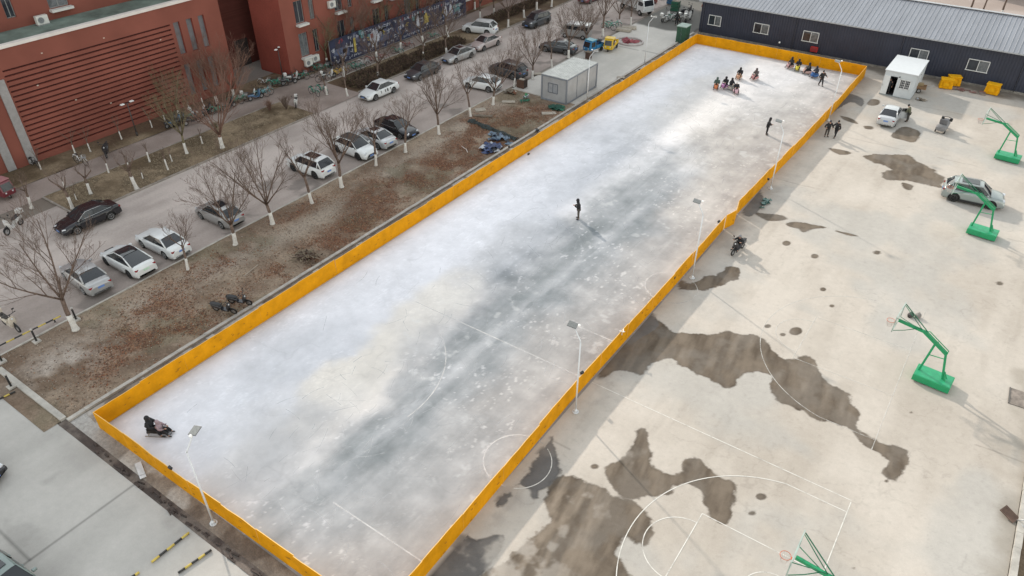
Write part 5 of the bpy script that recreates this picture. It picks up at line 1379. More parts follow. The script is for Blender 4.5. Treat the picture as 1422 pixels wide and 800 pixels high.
TV = {
 'a': lambda: tree(1, 7.4, .13, .30, .85, 5, 4, dense=1.0, twig=.0055), 'b': lambda: tree(2, 7.2, .13, .32, .75, 6, 4, dense=.95, twig=.0055), 'c': lambda: tree(3, 6.8, .12, .26, .95, 5, 4, dense=1.0, twig=.0055, lean=.12), 'd': lambda: tree(4, 7.6, .13, .34, .65, 6, 4, dense=1.0, twig=.0055),
 'e': lambda: tree(5, 5.4, .09, .42, .6, 4, 3, twig=.0055, lean=.12), 'f': lambda: tree(25, 6.6, .11, .40, .6, 4, 4, dense=.85, twig=.0055, lean=.14), 'g': lambda: tree(31, 7.8, .14, .24, .8, 7, 4, dense=.9, twig=.0055), 's': lambda: tree(6, 3.4, .11, .5, .9, 4, 3, stub=True, lean=.1), 't': lambda: tree(7, 3.9, .10, .45, .8, 3, 3, stub=True, lean=.12),
 'r': lambda: tree(8, 8.2, .16, .16, .75, 9, 4, bm=bark_r, dense=.9, twig=.005), 'y': lambda: tree(9, 6.8, .12, .28, .6, 7, 4, bm=bark_y, dense=.85, twig=.0055),
 'm': lambda: tree(10, 2.6, .05, .42, .4, 3, 1, white=.8, twig=.007), 'k': lambda: tree(11, 8.2, .14, .34, .6, 6, 3, dense=1.1), 'n': lambda: tree(12, 2.0, .055, .5, .5, 3, 1, white=.9, dense=.6),
}
TREES = [  # variant, base u, v in the photo, size, turn, label
 ('a', 105, 459, 1.25, 10, 'large bare tree closest to the camera, its whitewashed foot beside a black bollard'),
 ('e', 262, 376, .95, 60, 'thin cropped bare tree behind the white saloon beside the fastback'),
 ('c', 327, 341, 1.10, 200, 'bare tree directly behind the grey silver saloon with sunroof'),
 ('g', 379, 312, 1.05, 40, 'wide bare tree right of the grey silver saloon, nothing parked behind it'),
 ('f', 434, 283, 1.0, 160, 'slim bare tree in front of the short white car with black wheels'),
 ('d', 475, 261, 1.05, 80, 'large bare tree left of the white crossover with the black roof'),
 ('e', 522, 231, 1.2, 300, 'slim bare tree in front of the pale silver saloon'),
 ('f', 563, 212, 1.05, 250, 'bare tree in front of the nose of the black saloon that faces the rink'),
 ('d', 610, 187, 1.0, 20, 'bare tree between the black saloon and the small white car, on the leaf-strewn strip'),
 ('f', 654, 163, 1.0, 120, 'bare tree at the end of the dark netting'),
 ('g', 685, 146, .95, 170, 'bare tree right in front of the small white car'),
 ('e', 714, 121, 1.0, 10, 'slim bare tree beside the brown crate near the container'),
 ('c', 740, 111, .95, 330, 'bare tree left of the container behind the brown crate'),
 ('e', 766, 95, 1.0, 200, 'slim bare tree between the dark saloon and the container roof'),
 ('b', 789, 81, .95, 60, 'bare tree at the tail of the dark saloon behind the container'),
 ('k', 813, 72, .85, 15, 'tall bare tree left of the blue cargo tricycle'),
 ('k', 837, 51, .95, 130, 'tall bare tree between the blue and the yellow cargo tricycles'),
 ('c', 858, 39, 1.0, 220, 'bare tree behind the green bicycles on the yard'),
 ('e', 876, 36, 1.1, 90, 'slim bare tree with a bright white foot before the box truck'),
 ('s', 44, 290, 1.0, 0, 'lopped tree with thick pale foot at the rounded end of the verge'),
 ('t', 101, 291, 1.15, 90, 'lopped tree leaning over the black saloon at the verge kerb'),
 ('s', 127, 270, .95, 130, 'lopped tree between the black saloon and the white bicycle'),
 ('m', 107, 278, .7, 20, 'knee-high whitewashed sapling behind the black saloon'),
 ('m', 91, 262, .8, 60, 'sapling on the verge at the path edge behind the black saloon'),
 ('n', 152, 241, 1.1, 100, 'sapling in the lawn below the black path scooter'),
 ('s', 190, 263, 1.25, 250, 'thick lopped tree in a square tree pit at the kerb of the verge'),
 ('n', 180, 237, .9, 10, 'sapling on the path edge behind the tree with the square pit'),
 ('n', 199, 249, .7, 70, 'very short whitewashed stump right of the tree with the square pit'),
 ('n', 209, 226, 1.1, 140, 'sapling halfway along the lawn below the left street lamp'),
 ('n', 234, 237, 1.2, 200, 'reddish sapling in the middle of the lawn'),
 ('n', 239, 225, .8, 260, 'short sapling behind the reddish sapling in the lawn'),
 ('y', 260, 214, 1.0, 20, 'greenish bare tree on the lawn before the left end of the scooter row'),
 ('n', 281, 201, 1.0, 300, 'short sapling between the greenish tree and the red-brown tree'),
 ('r', 309, 206, 1.0, 0, 'broad red-brown bare tree spreading over the slot windows of the grooved hall'),
 ('m', 58, 236, .95, 0, 'whitewashed sapling at the foot of the left grey pilaster'),
 ('m', 105, 213, 1.1, 50, 'whitewashed sapling before the grooves, left above the white bicycle'),
 ('m', 126, 211, 1.0, 90, 'whitewashed sapling before the grooves, right above the white bicycle'),
 ('m', 169, 194, 1.1, 130, 'whitewashed sapling left of the twin-headed lamp at the grooved wall'),
 ('m', 211, 178, 1.0, 200, 'whitewashed sapling, first right of the twin-headed lamp at the grooved wall'),
 ('m', 230, 172, 1.1, 240, 'whitewashed sapling, second right of the twin-headed lamp at the grooved wall'),
 ('y', 250, 165, .85, 290, 'greenish thin tree behind the leftmost black scooters at the grooved wall'),
 ('m', 264, 154, 1.1, 20, 'whitewashed sapling below the first slot window'),
 ('m', 283, 148, 1.1, 60, 'whitewashed sapling below the middle slot window'),
 ('r', 302, 145, .85, 100, 'red-brown bare tree close to the wall below the last slot window'),
 ('r', 325, 135, .8, 190, 'red-brown bare tree at the right corner of the grooved hall'),
 ('t', 454, 132, 1.0, 40, 'young lopped tree alone on the path crossing'),
 ('e', 483, 134, .9, 150, 'slim tree with bright white foot left of the striped white saloon'),
 ('t', 478, 107, 1.2, 220, 'lopped tree with greenish head at the end of the brown hedge'),
 ('b', 525, 111, .9, 30, 'bare tree growing out of the hedge behind the striped white saloon'),
 ('t', 523, 86, 1.25, 80, 'forked tree before the poster between the two left red bicycles'),
 ('t', 556, 73, 1.3, 150, 'forked tree before the middle of the poster'),
 ('a', 588, 83, .9, 260, 'bare tree behind the dark grey saloon in the far kerb row'),
 ('t', 588, 64, 1.3, 10, 'wide forked tree before the right half of the poster'),
 ('b', 620, 78, .95, 100, 'bare tree behind the silver saloon in the far kerb row'),
 ('t', 622, 52, 1.4, 300, 'forked dark tree before the right end of the poster'),
 ('d', 667, 26, .9, 60, 'bare tree on the path behind the roof of the white estate'),
 ('a', 686, 20, .9, 140, 'bare tree right behind the white estate at the top edge'),
 ('b', 706, 38, 1.0, 250, 'bare tree with tall white foot left of the charcoal off-road car'),
 ('c', 728, 25, 1.0, 20, 'bare tree above the charcoal off-road car'),
 ('d', 745, 14, 1.0, 120, 'bare tree, second above the charcoal off-road car, at the long hedge'),
 ('a', 766, 10, 1.0, 200, 'bare tree, third above the charcoal off-road car, close to the top edge'),
 ('k', 1363, 6, 1.0, 20, 'bare tree behind the pale roof, left one of the group at the top right'), ('k', 1379, 8, .9, 100, 'bare tree behind the pale roof, middle one of the group at the top right'), ('k', 1402, 12, 1.0, 210, 'bare tree behind the pale roof, right one of the group at the top right'),
]
for k_, u, v, s_, rz, lb in TREES:
    if u > 1300:
        p = G(u, v - 12); loc = (p.x, 104 + (u - 1363) * .02, 0)
    else:
        p = G(u, v); loc = (p.x, p.y, .05)
    tr_r = random.Random(u * 7 + v); place('tree_' + k_, TV[k_], loc, R_(rz), lb, (s_ * tr_r.uniform(.92, 1.08), s_ * tr_r.uniform(.92, 1.08), s_ * tr_r.uniform(.9, 1.06)))
# undergrowth between hoarding and brick block: trees along the wall
for i, y in enumerate(np.arange(36.5, 66, 2.9)):
    rnd = random.Random(i)
    place('tree_' + 'yrdyb'[i % 5], TV['yrdyb'[i % 5]], (-52.5 + rnd.uniform(-.4, .2), y, .05), rnd.uniform(0, 6), 'tangled bare tree squeezed between the poster hoarding and the brick block', rnd.uniform(.85, 1.1), 'trees behind the poster hoarding')

# ------------------------------------------------------------------ hedges, scrub
hedge_m = mat('dry_hedge', (.095, .062, .042), .95, var=.4, scale=3); hedge_d = mat('dry_hedge_dark', (.055, .036, .028), .95, var=.3); hedge_g = mat('dry_hedge_olive', (.11, .10, .05), .95, var=.3)
def hedge(label, x0, x1, y0, y1, h, n, seed):
    rnd = random.Random(seed); b = MB(); cx, cy = (x0 + x1) / 2, (y0 + y1) / 2
    for i in range(n):
        x = rnd.uniform(x0, x1) - cx; y = rnd.uniform(y0, y1) - cy
        hh = h * (.55 + .6 * float(fbm(np.array(x + cx), np.array(y + cy), 3, .6))) * (1 - .35 * abs(2 * x / (x1 - x0)) ** 3)
        z = rnd.uniform(.05, hh); d = Vector((rnd.uniform(-1, 1), rnd.uniform(-1, 1), rnd.uniform(-.2, 1.4))).normalized() * rnd.uniform(.12, .34); s = rnd.uniform(.015, .05)
        o = d.orthogonal().normalized() * s; p = Vector((x, y, z))
        b.add([p - o, p + o, p + d + o * .4, p + d - o * .4], [(0, 1, 2, 3)], rnd.choice((0, 0, 1, 2) if rnd.random() < .3 else (0, 0, 1)))
    o = b.build('hedge', [hedge_m, hedge_d, hedge_g], None, 0, (cx, cy, .06)); tag(o, label, 'hedge')
hedge('ragged brown hedge between the path crossing and the dark grey saloon', -46.6, -43.8, 33.2, 43.5, 1.05, 9000, 1)
hedge('brown hedge behind the silver saloon below the right end of the poster', -46.4, -43.9, 44.2, 52.5, .9, 6500, 2)
hedge('long trimmed dark brown hedge running to the top edge beside the path', -47.6, -45.9, 59.5, 92, 1.1, 13000, 3)
def shrub(seed, r, h, m_): 
    rnd = random.Random(seed); b = MB()
    for i in range(60):
        a = rnd.uniform(0, 6.28); s = rnd.uniform(.1, 1); d = Vector((math.cos(a) * s * r, math.sin(a) * s * r, h * rnd.uniform(.6, 1.05)))
        m = d * .5 + Vector((rnd.uniform(-.1, .1), rnd.uniform(-.1, .1), .1)); b.tube([(0, 0, 0), m, d], [.016, .012, .008], 3, 0, False)
        for q in range(2): e = d + Vector((rnd.uniform(-.25, .25), rnd.uniform(-.25, .25), rnd.uniform(0, .25))); b.tube([m.lerp(d, .5), e], [.01, .007], 3, 0, False)
    return b
for i, (u, v, r, h, m_, lb) in enumerate([(375, 155, .6, 1.1, bark_r, 'bare reddish shrub at the right tip of the lawn'), (398, 153, .7, 1.3, bark, 'bare brown shrub beside the small pale scooter'), (92, 205, .8, .6, bark, 'low dead shrub at the foot of the grooves, left part'),
                                        (300, 180, .5, .6, bark_y, 'low bare shrub behind the red-brown tree on the lawn')]):
    tag(shrub(i, r, h, m_).build('shrub', m_, None, 0, (*G(u, v)[:2], .06)), lb, 'shrub')
# brushwood pile on the strip
b = MB(); rnd = random.Random(21)
for i in range(70):
    a = rnd.uniform(0, 6.28); c_ = Vector((rnd.gauss(0, .35), rnd.gauss(0, .35), rnd.uniform(.05, .45))); d = Vector((math.cos(a), math.sin(a), rnd.uniform(-.25, .35))) * rnd.uniform(.3, 1.1)
    b.tube([c_ - d * .5, c_ + d * .1 + Vector((0, 0, .05)), c_ + d * .5], [rnd.uniform(.02, .04), .02, .012], 4, rnd.choice((0, 0, 1)))
for i in range(120):
    p = Vector((rnd.gauss(0, .5), rnd.gauss(0, .4), rnd.uniform(.02, .5))); d = Vector((rnd.uniform(-1, 1), rnd.uniform(-1, 1), rnd.uniform(-.3, .6))).normalized() * .2; o_ = d.orthogonal().normalized() * .04
    b.add([p - o_, p + o_, p + d + o_, p + d - o_], [(0, 1, 2, 3)], rnd.choice((1, 2)))
o = b.build('brushwood_pile', [bark, mat('cut_wood', (.22, .18, .13), .9), hedge_d], None, 0, (*G(425, 360)[:2], .08)); tag(o, 'pile of cut brushwood on the leaf-strewn strip beside the rink', 'brushwood')

# ------------------------------------------------------------------ leaves and dry grass
def scatter(name, n, area, dens, zf, size, mats, seed, up=.3):
    rs = np.random.RandomState(seed); x = rs.uniform(area[0], area[1], n); y = rs.uniform(area[2], area[3], n)
    k = rs.rand(n) < dens(x, y); x, y = x[k], y[k]; z = zf(x, y); n = len(x)
    s = rs.uniform(size[0], size[1], n); a = rs.uniform(0, 2 * PI, n)
    ux = np.stack([np.cos(a), np.sin(a), rs.uniform(-up, up, n)], -1) * s[:, None]; vx = np.stack([-np.sin(a), np.cos(a), rs.uniform(-up, up, n)], -1) * (s * rs.uniform(.5, .9, n))[:, None]
    c = np.stack([x, y, z + s * up * .8], -1)
    co = np.stack([c - ux, c - vx * .8, c + ux, c + vx], 1).reshape(-1, 3)
    me = bpy.data.meshes.new(name); me.vertices.add(len(co)); me.vertices.foreach_set('co', co.ravel()); me.loops.add(4 * n); me.loops.foreach_set('vertex_index', np.arange(4 * n))
    me.polygons.add(n); me.polygons.foreach_set('loop_start', np.arange(0, 4 * n, 4)); me.polygons.foreach_set('loop_total', np.full(n, 4)); me.update(calc_edges=True)
    for m in mats: me.materials.append(m)
    me.polygons.foreach_set('material_index', rs.randint(0, len(mats), n)); me.update()
    o = bpy.data.objects.new(name, me); COL.objects.link(o); tag(o, None, None, None, 'stuff'); return o
lf = [mat('leaf_rust', (.20, .065, .025), .8, var=.2), mat('leaf_brown', (.12, .055, .03), .8, var=.2), mat('leaf_tan', (.24, .14, .075), .8, var=.2), mat('leaf_dark', (.07, .035, .02), .8)]
lz = lambda x, y: .075 + dirt_z(x, y)
l = scatter('fallen_leaves', 150000, (-30.6, -22.35, -11.8, 43), lambda x, y: .02 + .8 * leafmask(x, y), lz, (.03, .07), lf, 4)
l['label'] = 'rust coloured fallen leaves drifted over the planting strip'; l['category'] = 'leaves'
gs = [mat('straw_pale', (.30, .24, .16), .9, var=.2), mat('straw_brown', (.14, .10, .065), .9, var=.2), mat('straw_dark', (.07, .05, .035), .9)]
l = scatter('dry_grass', 50000, (-48.4, -43.2, .8, 25.6), lambda x, y: .9 * sstep(.4, .6, fbm(x, y, 4, .5, 5)), lambda x, y: .075 + bump_z(x, y), (.02, .05), gs[:2], 6, .7)
l['label'] = 'dry winter grass tufts on the verge before the grooved hall'; l['category'] = 'grass'
gr2 = [mat('grit_pale', (.34, .29, .24), .9, var=.2), mat('grit_dark', (.09, .07, .055), .9)]
l = scatter('litter_grit', 9000, (-30.6, -22.35, -11.8, 43), lambda x, y: .9 + 0 * x, lz, (.015, .05), gr2, 8, .5)
l['label'] = 'small stones and crumbs of earth on the planting strip'; l['category'] = 'stones'
# ------------------------------------------------------------------ people
skin_m = mat('skin', (.42, .24, .17), .55, var=.05)
hair_m = mat('hair_black', (.012, .010, .010), .6)
shoe_m = mat('shoe_black', (.02, .02, .02), .6)
def skinmesh(name, verts, edges, radii, root, m, parent, sub=1):
    me = bpy.data.meshes.new(name + '_skel'); me.from_pydata(verts, edges, []); o = bpy.data.objects.new(name + '_skel', me); COL.objects.link(o)
    md = o.modifiers.new('s', 'SKIN'); md.use_smooth_shade = True
    o.modifiers.new('d', 'SUBSURF').levels = sub
    for i, r in enumerate(radii):
        sv = me.skin_vertices[0].data[i]; sv.radius = r if hasattr(r, '__len__') else (r, r); sv.use_root = (i == root)
    dg = bpy.context.evaluated_depsgraph_get(); dg.update()
    ev = o.evaluated_get(dg); nm = bpy.data.meshes.new_from_object(ev, depsgraph=dg)
    nm.name = name; nm.materials.clear(); nm.materials.append(m)
    bpy.data.objects.remove(o); bpy.data.meshes.remove(me)
    for p in nm.polygons: p.use_smooth = True; p.material_index = 0
    r = bpy.data.objects.new(name, nm); COL.objects.link(r); r.parent = parent
    return r
def person(label, loc, rz, pose='stand', coat=(.015, .015, .018), trousers=(.03, .03, .035), hood=False, lean=0.0, hands=None, look=0.0, stride=.12, skirt=False, H=1.72, cat='person', hat=None, group=None):
    t = thing('person', label, cat, loc, rz, group); k = H / 1.72
    cm = mat('coat_%02d%02d%02d' % tuple(int(c * 99) for c in coat), coat, .85, var=.15, scale=8); tm = mat('trousers_%02d%02d%02d' % tuple(int(c * 99) for c in trousers), trousers, .85, var=.12, scale=8)
    if pose == 'sit': hz = .42; 
    else: hz = .93
    pel = Vector((0, 0, hz)); sp = pel + Vector((lean * .18, 0, .22)); ch = pel + Vector((lean * .42, 0, .42)); nk = pel + Vector((lean * .60, 0, .56)); hd = nk + Vector((.03 + lean * .12 + look, 0, .12)); tp = hd + Vector((look * .5, 0, .12))
    L = {}
    for s in (-1, 1):
        hp = pel + Vector((0, s * .09, -.04))
        if pose == 'sit': kn = Vector((.42, s * .20, .46)); an = Vector((.62, s * .22, .12)); toe = an + Vector((.16, s * .01, -.05))
        elif pose == 'walk': f = s * stride; kn = Vector((f * .7 + .05, s * .10, .49)); an = Vector((f * 1.6 - .02, s * .11, .08)); toe = an + Vector((.16, 0, -.04))
        else: kn = Vector((.02, s * .11, .49)); an = Vector((-.02, s * .13, .08)); toe = an + Vector((.15, s * .03, -.04))
        sh = ch + Vector((0, s * .19, .04))
        h = (hands or {}).get(s)
        if h: wr = Vector(h)
        elif pose == 'sit': wr = Vector((.44, s * .16, .68))
        else: wr = Vector((lean * .3 + .04, s * .30, hz - .06))
        mid = (sh + wr) / 2; dl = (wr - sh).length; bend = math.sqrt(max(0, .30 ** 2 - (dl / 2) ** 2)) if dl < .6 else 0
        el = mid + Vector((-bend * .4, s * bend * .6, -bend * .7)); L[s] = (hp, kn, an, toe, sh, el, wr)
    V = [pel, sp, ch, nk, hd, tp]; E_ = [(0, 1), (1, 2), (2, 3), (3, 4), (4, 5)]; Rr = [(.13, .11), (.12, .10), (.14, .11), .052, (.082, .095), (.06, .07)]
    for s in (-1, 1):
        hp, kn, an, toe, sh, el, wr = L[s]; i = len(V); V += [hp, kn, an, toe]; E_ += [(0, i), (i, i + 1), (i + 1, i + 2), (i + 2, i + 3)]; Rr += [.085, .058, .042, .035]
        i = len(V); V += [sh, el, wr]; E_ += [(2, i), (i, i + 1), (i + 1, i + 2)]; Rr += [.06, .042, .028]
    body = skinmesh('body', [v * k for v in V], E_, [tuple(a * k for a in r) if hasattr(r, '__len__') else r * k for r in Rr], 0, skin_m, t)
    # face and hands joined to the body mesh
    b = MB()
    for s in (-1, 1):
        hp, kn, an, toe, sh, el, wr = L[s]; d = (wr - el).normalized(); o_ = d.cross(Vector((0, 0, 1))); o_ = o_.normalized() if o_.length > .1 else Vector((1, 0, 0)); up = o_.cross(d).normalized(); pc = wr + d * .05
        b.sphere(pc * k, .045 * k, (1, 1, .8), 8, 5)
        for q in range(4):
            bs_ = pc + d * .03 + o_ * (q - 1.5) * .019; l_ = (.062, .072, .066, .052)[q]
            b.tube([bs_ * k, (bs_ + d * l_ * .5 - up * .006) * k, (bs_ + d * l_ - up * .028) * k], [.009 * k, .0085 * k, .007 * k], 5)
        b.tube([(pc + o_ * s * .03) * k, (pc + o_ * s * .055 + d * .03) * k, (pc + o_ * s * .055 + d * .055 - up * .015) * k], [.011 * k, .010 * k, .008 * k], 5)
        b.sphere((hd + Vector((.0, s * .088, .015))) * k, .026 * k, (.5, .4, 1), 6, 4)
    b.sphere((hd + Vector((.10, 0, .02))) * k, .02 * k, (1, .7, 1.2), 6, 4)
    hx = bpy.data.objects.new('x', b.mesh('x', skin_m)); COL.objects.link(hx)
    import bmesh as bmh
    bm = bmh.new(); bm.from_mesh(body.data); bm.from_mesh(hx.data); bm.to_mesh(body.data); bm.free(); bpy.data.objects.remove(hx)
    b = MB()
    for s in (-1, 1): b.sphere((hd + Vector((.088, s * .032, .045))) * k, .011 * k, (.6, 1, .7), 6, 4)
    b.box(*((hd + Vector((.094, 0, -.03))) * k), .008 * k, .04 * k, .008 * k, mi=1)
    b.build('face_features', [hair_m, mat('lip', (.30, .10, .09), .6)], body)
    # coat
    V = [pel + Vector((0, 0, -.20 if pose != 'sit' else .0)), pel + Vector((0, 0, .06)), sp, ch, ch + Vector((0, 0, .10)) + (nk - ch) * .3]; E_ = [(0, 1), (1, 2), (2, 3), (3, 4)]; Rr = [(.185, .16), (.185, .16), (.18, .16), (.195, .16), (.10, .09)]
    for s in (-1, 1):
        hp, kn, an, toe, sh, el, wr = L[s]; i = len(V); V += [sh, el, wr - (wr - el) * .08]; E_ += [(3, i), (i, i + 1), (i + 1, i + 2)]; Rr += [.10, .08, .062]
    skinmesh('coat', [v * k for v in V], E_, [tuple(a * k for a in r) if hasattr(r, '__len__') else r * k for r in Rr], 1, cm, t)
    V = [pel]; E_ = []; Rr = [(.15, .13)]
    for s in (-1, 1):
        hp, kn, an, toe, *_r = L[s]; i = len(V); V += [hp + Vector((0, s * .01, -.02)), kn, an + Vector((0, 0, .03))]; E_ += [(0, i), (i, i + 1), (i + 1, i + 2)]; Rr += [.115, .09, .075]
    skinmesh('trousers', [v * k for v in V], E_, [tuple(a * k for a in r) if hasattr(r, '__len__') else r * k for r in Rr], 0, tm, t)
    for s in (-1, 1):
        an, toe = L[s][2], L[s][3]; b = MB(); d = toe - an; c_ = (an + toe) / 2
        b.sphere((c_ + Vector((0, 0, -.005))) * k, .15 * k, (1, .36, .34), 10, 6, 0, math.atan2(d.y, d.x)); b.build('shoe', shoe_m, t)
    if hood:
        b = MB(); b.sphere((hd + Vector((-.025, 0, .035))) * k, .145 * k, (.95, .92, 1.08), 12, 8); b.tube([(nk + Vector((0, 0, -.03))) * k, (nk + Vector((0, 0, .06))) * k], [.13 * k, .11 * k], 10); b.build('hood', cm, t)
    else:
        b = MB(); b.sphere((hd + Vector((-.022, 0, .045))) * k, .118 * k, (.98, .95, 1.0), 12, 8)
        b.build('hair', hair_m if hat is None else mat('hat_%d' % int(hat[0] * 99), hat, .8), t)
    return t
# ride-on sledges
def sledge(col, name_):
    m_ = mat('sledge_' + name_, col, .5, var=.08); t = thing('ice_sledge', '', 'sledge')
    b = MB(); loft(b, [(-.42, .16, .14, .34), (-.36, .24, .10, .44), (-.1, .26, .10, .46), (.12, .22, .10, .42), (.30, .22, .12, .56), (.44, .2, .18, .66), (.54, .12, .26, .58)], 12); b.build('shell', m_, t)
    b = MB(); b.sphere((.36, .17, .66), .07, (1, 1, 1.1), 8, 5); b.sphere((.36, -.17, .66), .07, (1, 1, 1.1), 8, 5); b.build('ear', m_, t)
    b = MB(); b.box(-.16, 0, .46, .42, .34, .06); b.build('seat', mat('sledge_seat', (.10, .09, .09), .6), t, .02)
    b = MB()
    for s in (-1, 1): b.tube([(-.5, s * .2, .03), (.4, s * .2, .03), (.56, s * .2, .10)], .02, 5); b.bar((-.3, s * .2, .03), (-.3, s * .16, .16), .03); b.bar((.3, s * .2, .03), (.3, s * .16, .16), .03)
    b.build('runner', steel, t)
    b = MB(); b.tube([(.36, -.2, .72), (.40, 0, .72), (.36, .2, .72)], .018, 5); b.bar((.40, 0, .72), (.42, 0, .55), .03); b.build('handlebar', black_p, t)
    return t
BLK = (.014, .014, .017); DG = (.05, .055, .05); IZ = .035
def rider(u, v, rz, coat, tr_, scol, sname, plabel, slabel, hood=True, hat=None):
    p = G(u, v, IZ); t = sledge(scol, sname); t.location = (p.x, p.y, IZ); t.rotation_euler = (0, 0, R_(rz)); t['label'] = slabel; t['group'] = 'sledges ridden on the ice'
    q = Vector((-.14, 0, 0)); q.rotate(Matrix.Rotation(R_(rz), 3, 'Z'))
    person(plabel, (p.x + q.x, p.y + q.y, IZ + .09), R_(rz), 'sit', coat, tr_, hood=hood, hat=hat, lean=.12, group='people riding sledges')
rider(994, 124, -75, (.05, .08, .07), BLK, (.50, .16, .06), 'orange', 'rider in a dark green coat on the orange sledge, leftmost of the group of four', 'orange sledge, leftmost of the group of four on the ice')
rider(1006, 123, -100, BLK, BLK, (.45, .20, .42), 'violet', 'rider in black on the violet pink sledge', 'violet pink sledge next to the orange sledge')
rider(1015, 125, -30, BLK, (.2, .2, .2), (.50, .45, .38), 'cream', 'rider in black on the cream sledge', 'cream sledge, third of the group of four')
rider(1021, 130, -60, BLK, BLK, (.55, .36, .42), 'rose', 'rider in black with a white hat on the rose sledge, nearest of four', 'rose sledge, nearest of the group of four', False, (.6, .6, .6))
rider(1026, 110, -90, BLK, (.10, .08, .05), (.50, .28, .18), 'peach', 'rider in black behind the group of four, on the peach sledge', 'peach sledge just behind the group of four')
rider(1048, 111, -110, (.09, .075, .075), BLK, (.48, .24, .24), 'salmon', 'rider in a grey brown coat alone between the two groups, on the salmon sledge', 'salmon sledge alone between the two groups')
rider(1097, 95, -120, BLK, BLK, (.50, .30, .30), 'pale_red', 'rider in black on the pale red sledge, first of the row by the far boards', 'pale red sledge, first of the row by the far boards')
rider(1107, 98, -85, BLK, BLK, (.65, .55, .05), 'yellow', 'stooping rider in black on the yellow sledge', 'bright yellow sledge by the far boards')
rider(1121, 103, -150, BLK, BLK, (.55, .36, .32), 'pink', 'rider in black on the pink sledge right of the yellow one', 'pink sledge right of the yellow sledge')
rider(1131, 108, -125, (.016, .02, .03), (.02, .08, .22), (.03, .12, .34), 'blue', 'rider in black and blue on the blue sledge', 'blue sledge next to the person walking on the ice')
p = G(1139, 119, IZ); person('person in black walking with one arm held out near the far right ice corner', (p.x, p.y, IZ), R_(-40), 'walk', BLK, BLK, hands={-1: (.05, -.30, .95), 1: (.12, .52, 1.02)}, hood=False)
p = G(1064, 187, IZ); person('hooded person in black standing alone on the ice near the right boards', (p.x, p.y, IZ), R_(20), 'stand', BLK, BLK, hood=True, hands={-1: (.36, -.12, 1.12), 1: (.30, .10, 1.08)}, lean=.12)
p = G(803, 304, IZ); person('person in a black hooded jacket and grey trousers alone in the middle of the ice', (p.x, p.y, IZ), R_(-150), 'stand', BLK, (.075, .065, .055), hood=True, hands={1: (.36, .08, 1.22), -1: (.32, -.06, 1.18)}, lean=.15, H=1.76)
p = G(1147, 190); person('left man of the pair outside the right boards, black jacket and brown trousers', (p.x, p.y, .02), R_(-60), 'stand', BLK, (.06, .05, .045), hood=False, hands={-1: (.2, -.3, 1.0), 1: (.25, .35, 1.0)}, lean=.25, hat=(.05, .05, .06))
p = G(1159, 191); person('right man of the pair outside the right boards, all in black', (p.x, p.y, .02), R_(-110), 'walk', BLK, BLK, hood=False, hands={-1: (.3, -.32, 1.1)}, stride=.14)
p = G(1231, 133); person('person in black standing in the doorway of the white cabin', (3.95, 65.25, .16), R_(-80), 'stand', BLK, BLK, hood=False)
p = G(939, 36); person('dark figure in black standing by the scooters at the end wall of the hall', (p.x, p.y, .06), R_(-60), 'stand', BLK, BLK, hood=True, H=1.75)
person('person in an olive jacket at the open door of the silver white saloon', (7.35, 58.8, .02), R_(170), 'stand', (.10, .10, .065), (.05, .045, .04), hood=False, lean=.4, hands={-1: (.4, -.12, .95), 1: (.42, .15, .95)})
# two people on the long sledge near the camera
p = G(221, 603, IZ); rz = R_(30)
t = thing('long_sledge', 'long low black sledge carrying two people near the lower left corner of the ice', 'sledge', (p.x, p.y, IZ), rz); t.scale = (.78, .9, .95)
b = MB(); b.box(0, 0, .22, 1.5, .32, .08); b.box(.1, 0, .28, .3, .4, .05); b.build('deck', black_p, t, .02)
b = MB()
for s in (-1, 1): b.tube([(-.85, s * .26, .04), (.6, s * .26, .04), (.85, s * .26, .16)], .025, 6); b.bar((-.6, s * .26, .05), (-.6, s * .1, .2), .04); b.bar((.55, s * .26, .05), (.55, s * .1, .2), .04)
b.build('runner', steel, t)
for x in (-.68, .82):
    b = MB(); b.torus((x, 0, .15), .14, .035, 'Z', 16, 6); b.tube([(x - .14, 0, .15), (x + .14, 0, .15)], .02, 5); b.build('bumper_ring', mat('bumper_grey', (.10, .10, .11), .5), t)
b = MB(); b.box(-.42, 0, .34, .42, .38, .14); b.box(.28, 0, .34, .36, .34, .12); b.build('seat', black_p, t, .03)
b = MB(); b.tube([(.74, 0, .22), (.66, 0, .68)], .025, 5); b.tube([(.62, -.24, .72), (.66, 0, .70), (.62, .24, .72)], .02, 5); b.build('handlebar', black_p, t)
def onl(dx): q = Vector((dx, 0, 0)); q.rotate(Matrix.Rotation(rz, 3, 'Z')); return (p.x + q.x, p.y + q.y, IZ + .02)
person('big hooded person in black sitting at the back of the long black sledge', onl(-.36), rz, 'sit', BLK, BLK, hood=True, lean=.0, H=1.8)
person('smaller person in a pale pink coat sitting at the front of the long black sledge', onl(.14), rz, 'sit', (.30, .225, .25), BLK, hood=True, lean=.0, H=1.45)
# rider sitting on the scooter right of the rink
q = G(1024, 350); rz = R_(-100)
o = place('sk', None, (q.x, q.y, .02), rz, 'black scooter with its rider in the barrier shadow', 1.15)
person('rider in black bent over the scooter right of the rink', (q.x + .02, q.y + .12, .30), rz, 'sit', BLK, (.035, .035, .04), hood=False, lean=.3, hands={-1: (.5, -.3, .82), 1: (.5, .3, .82)}, hat=(.2, .2, .21))

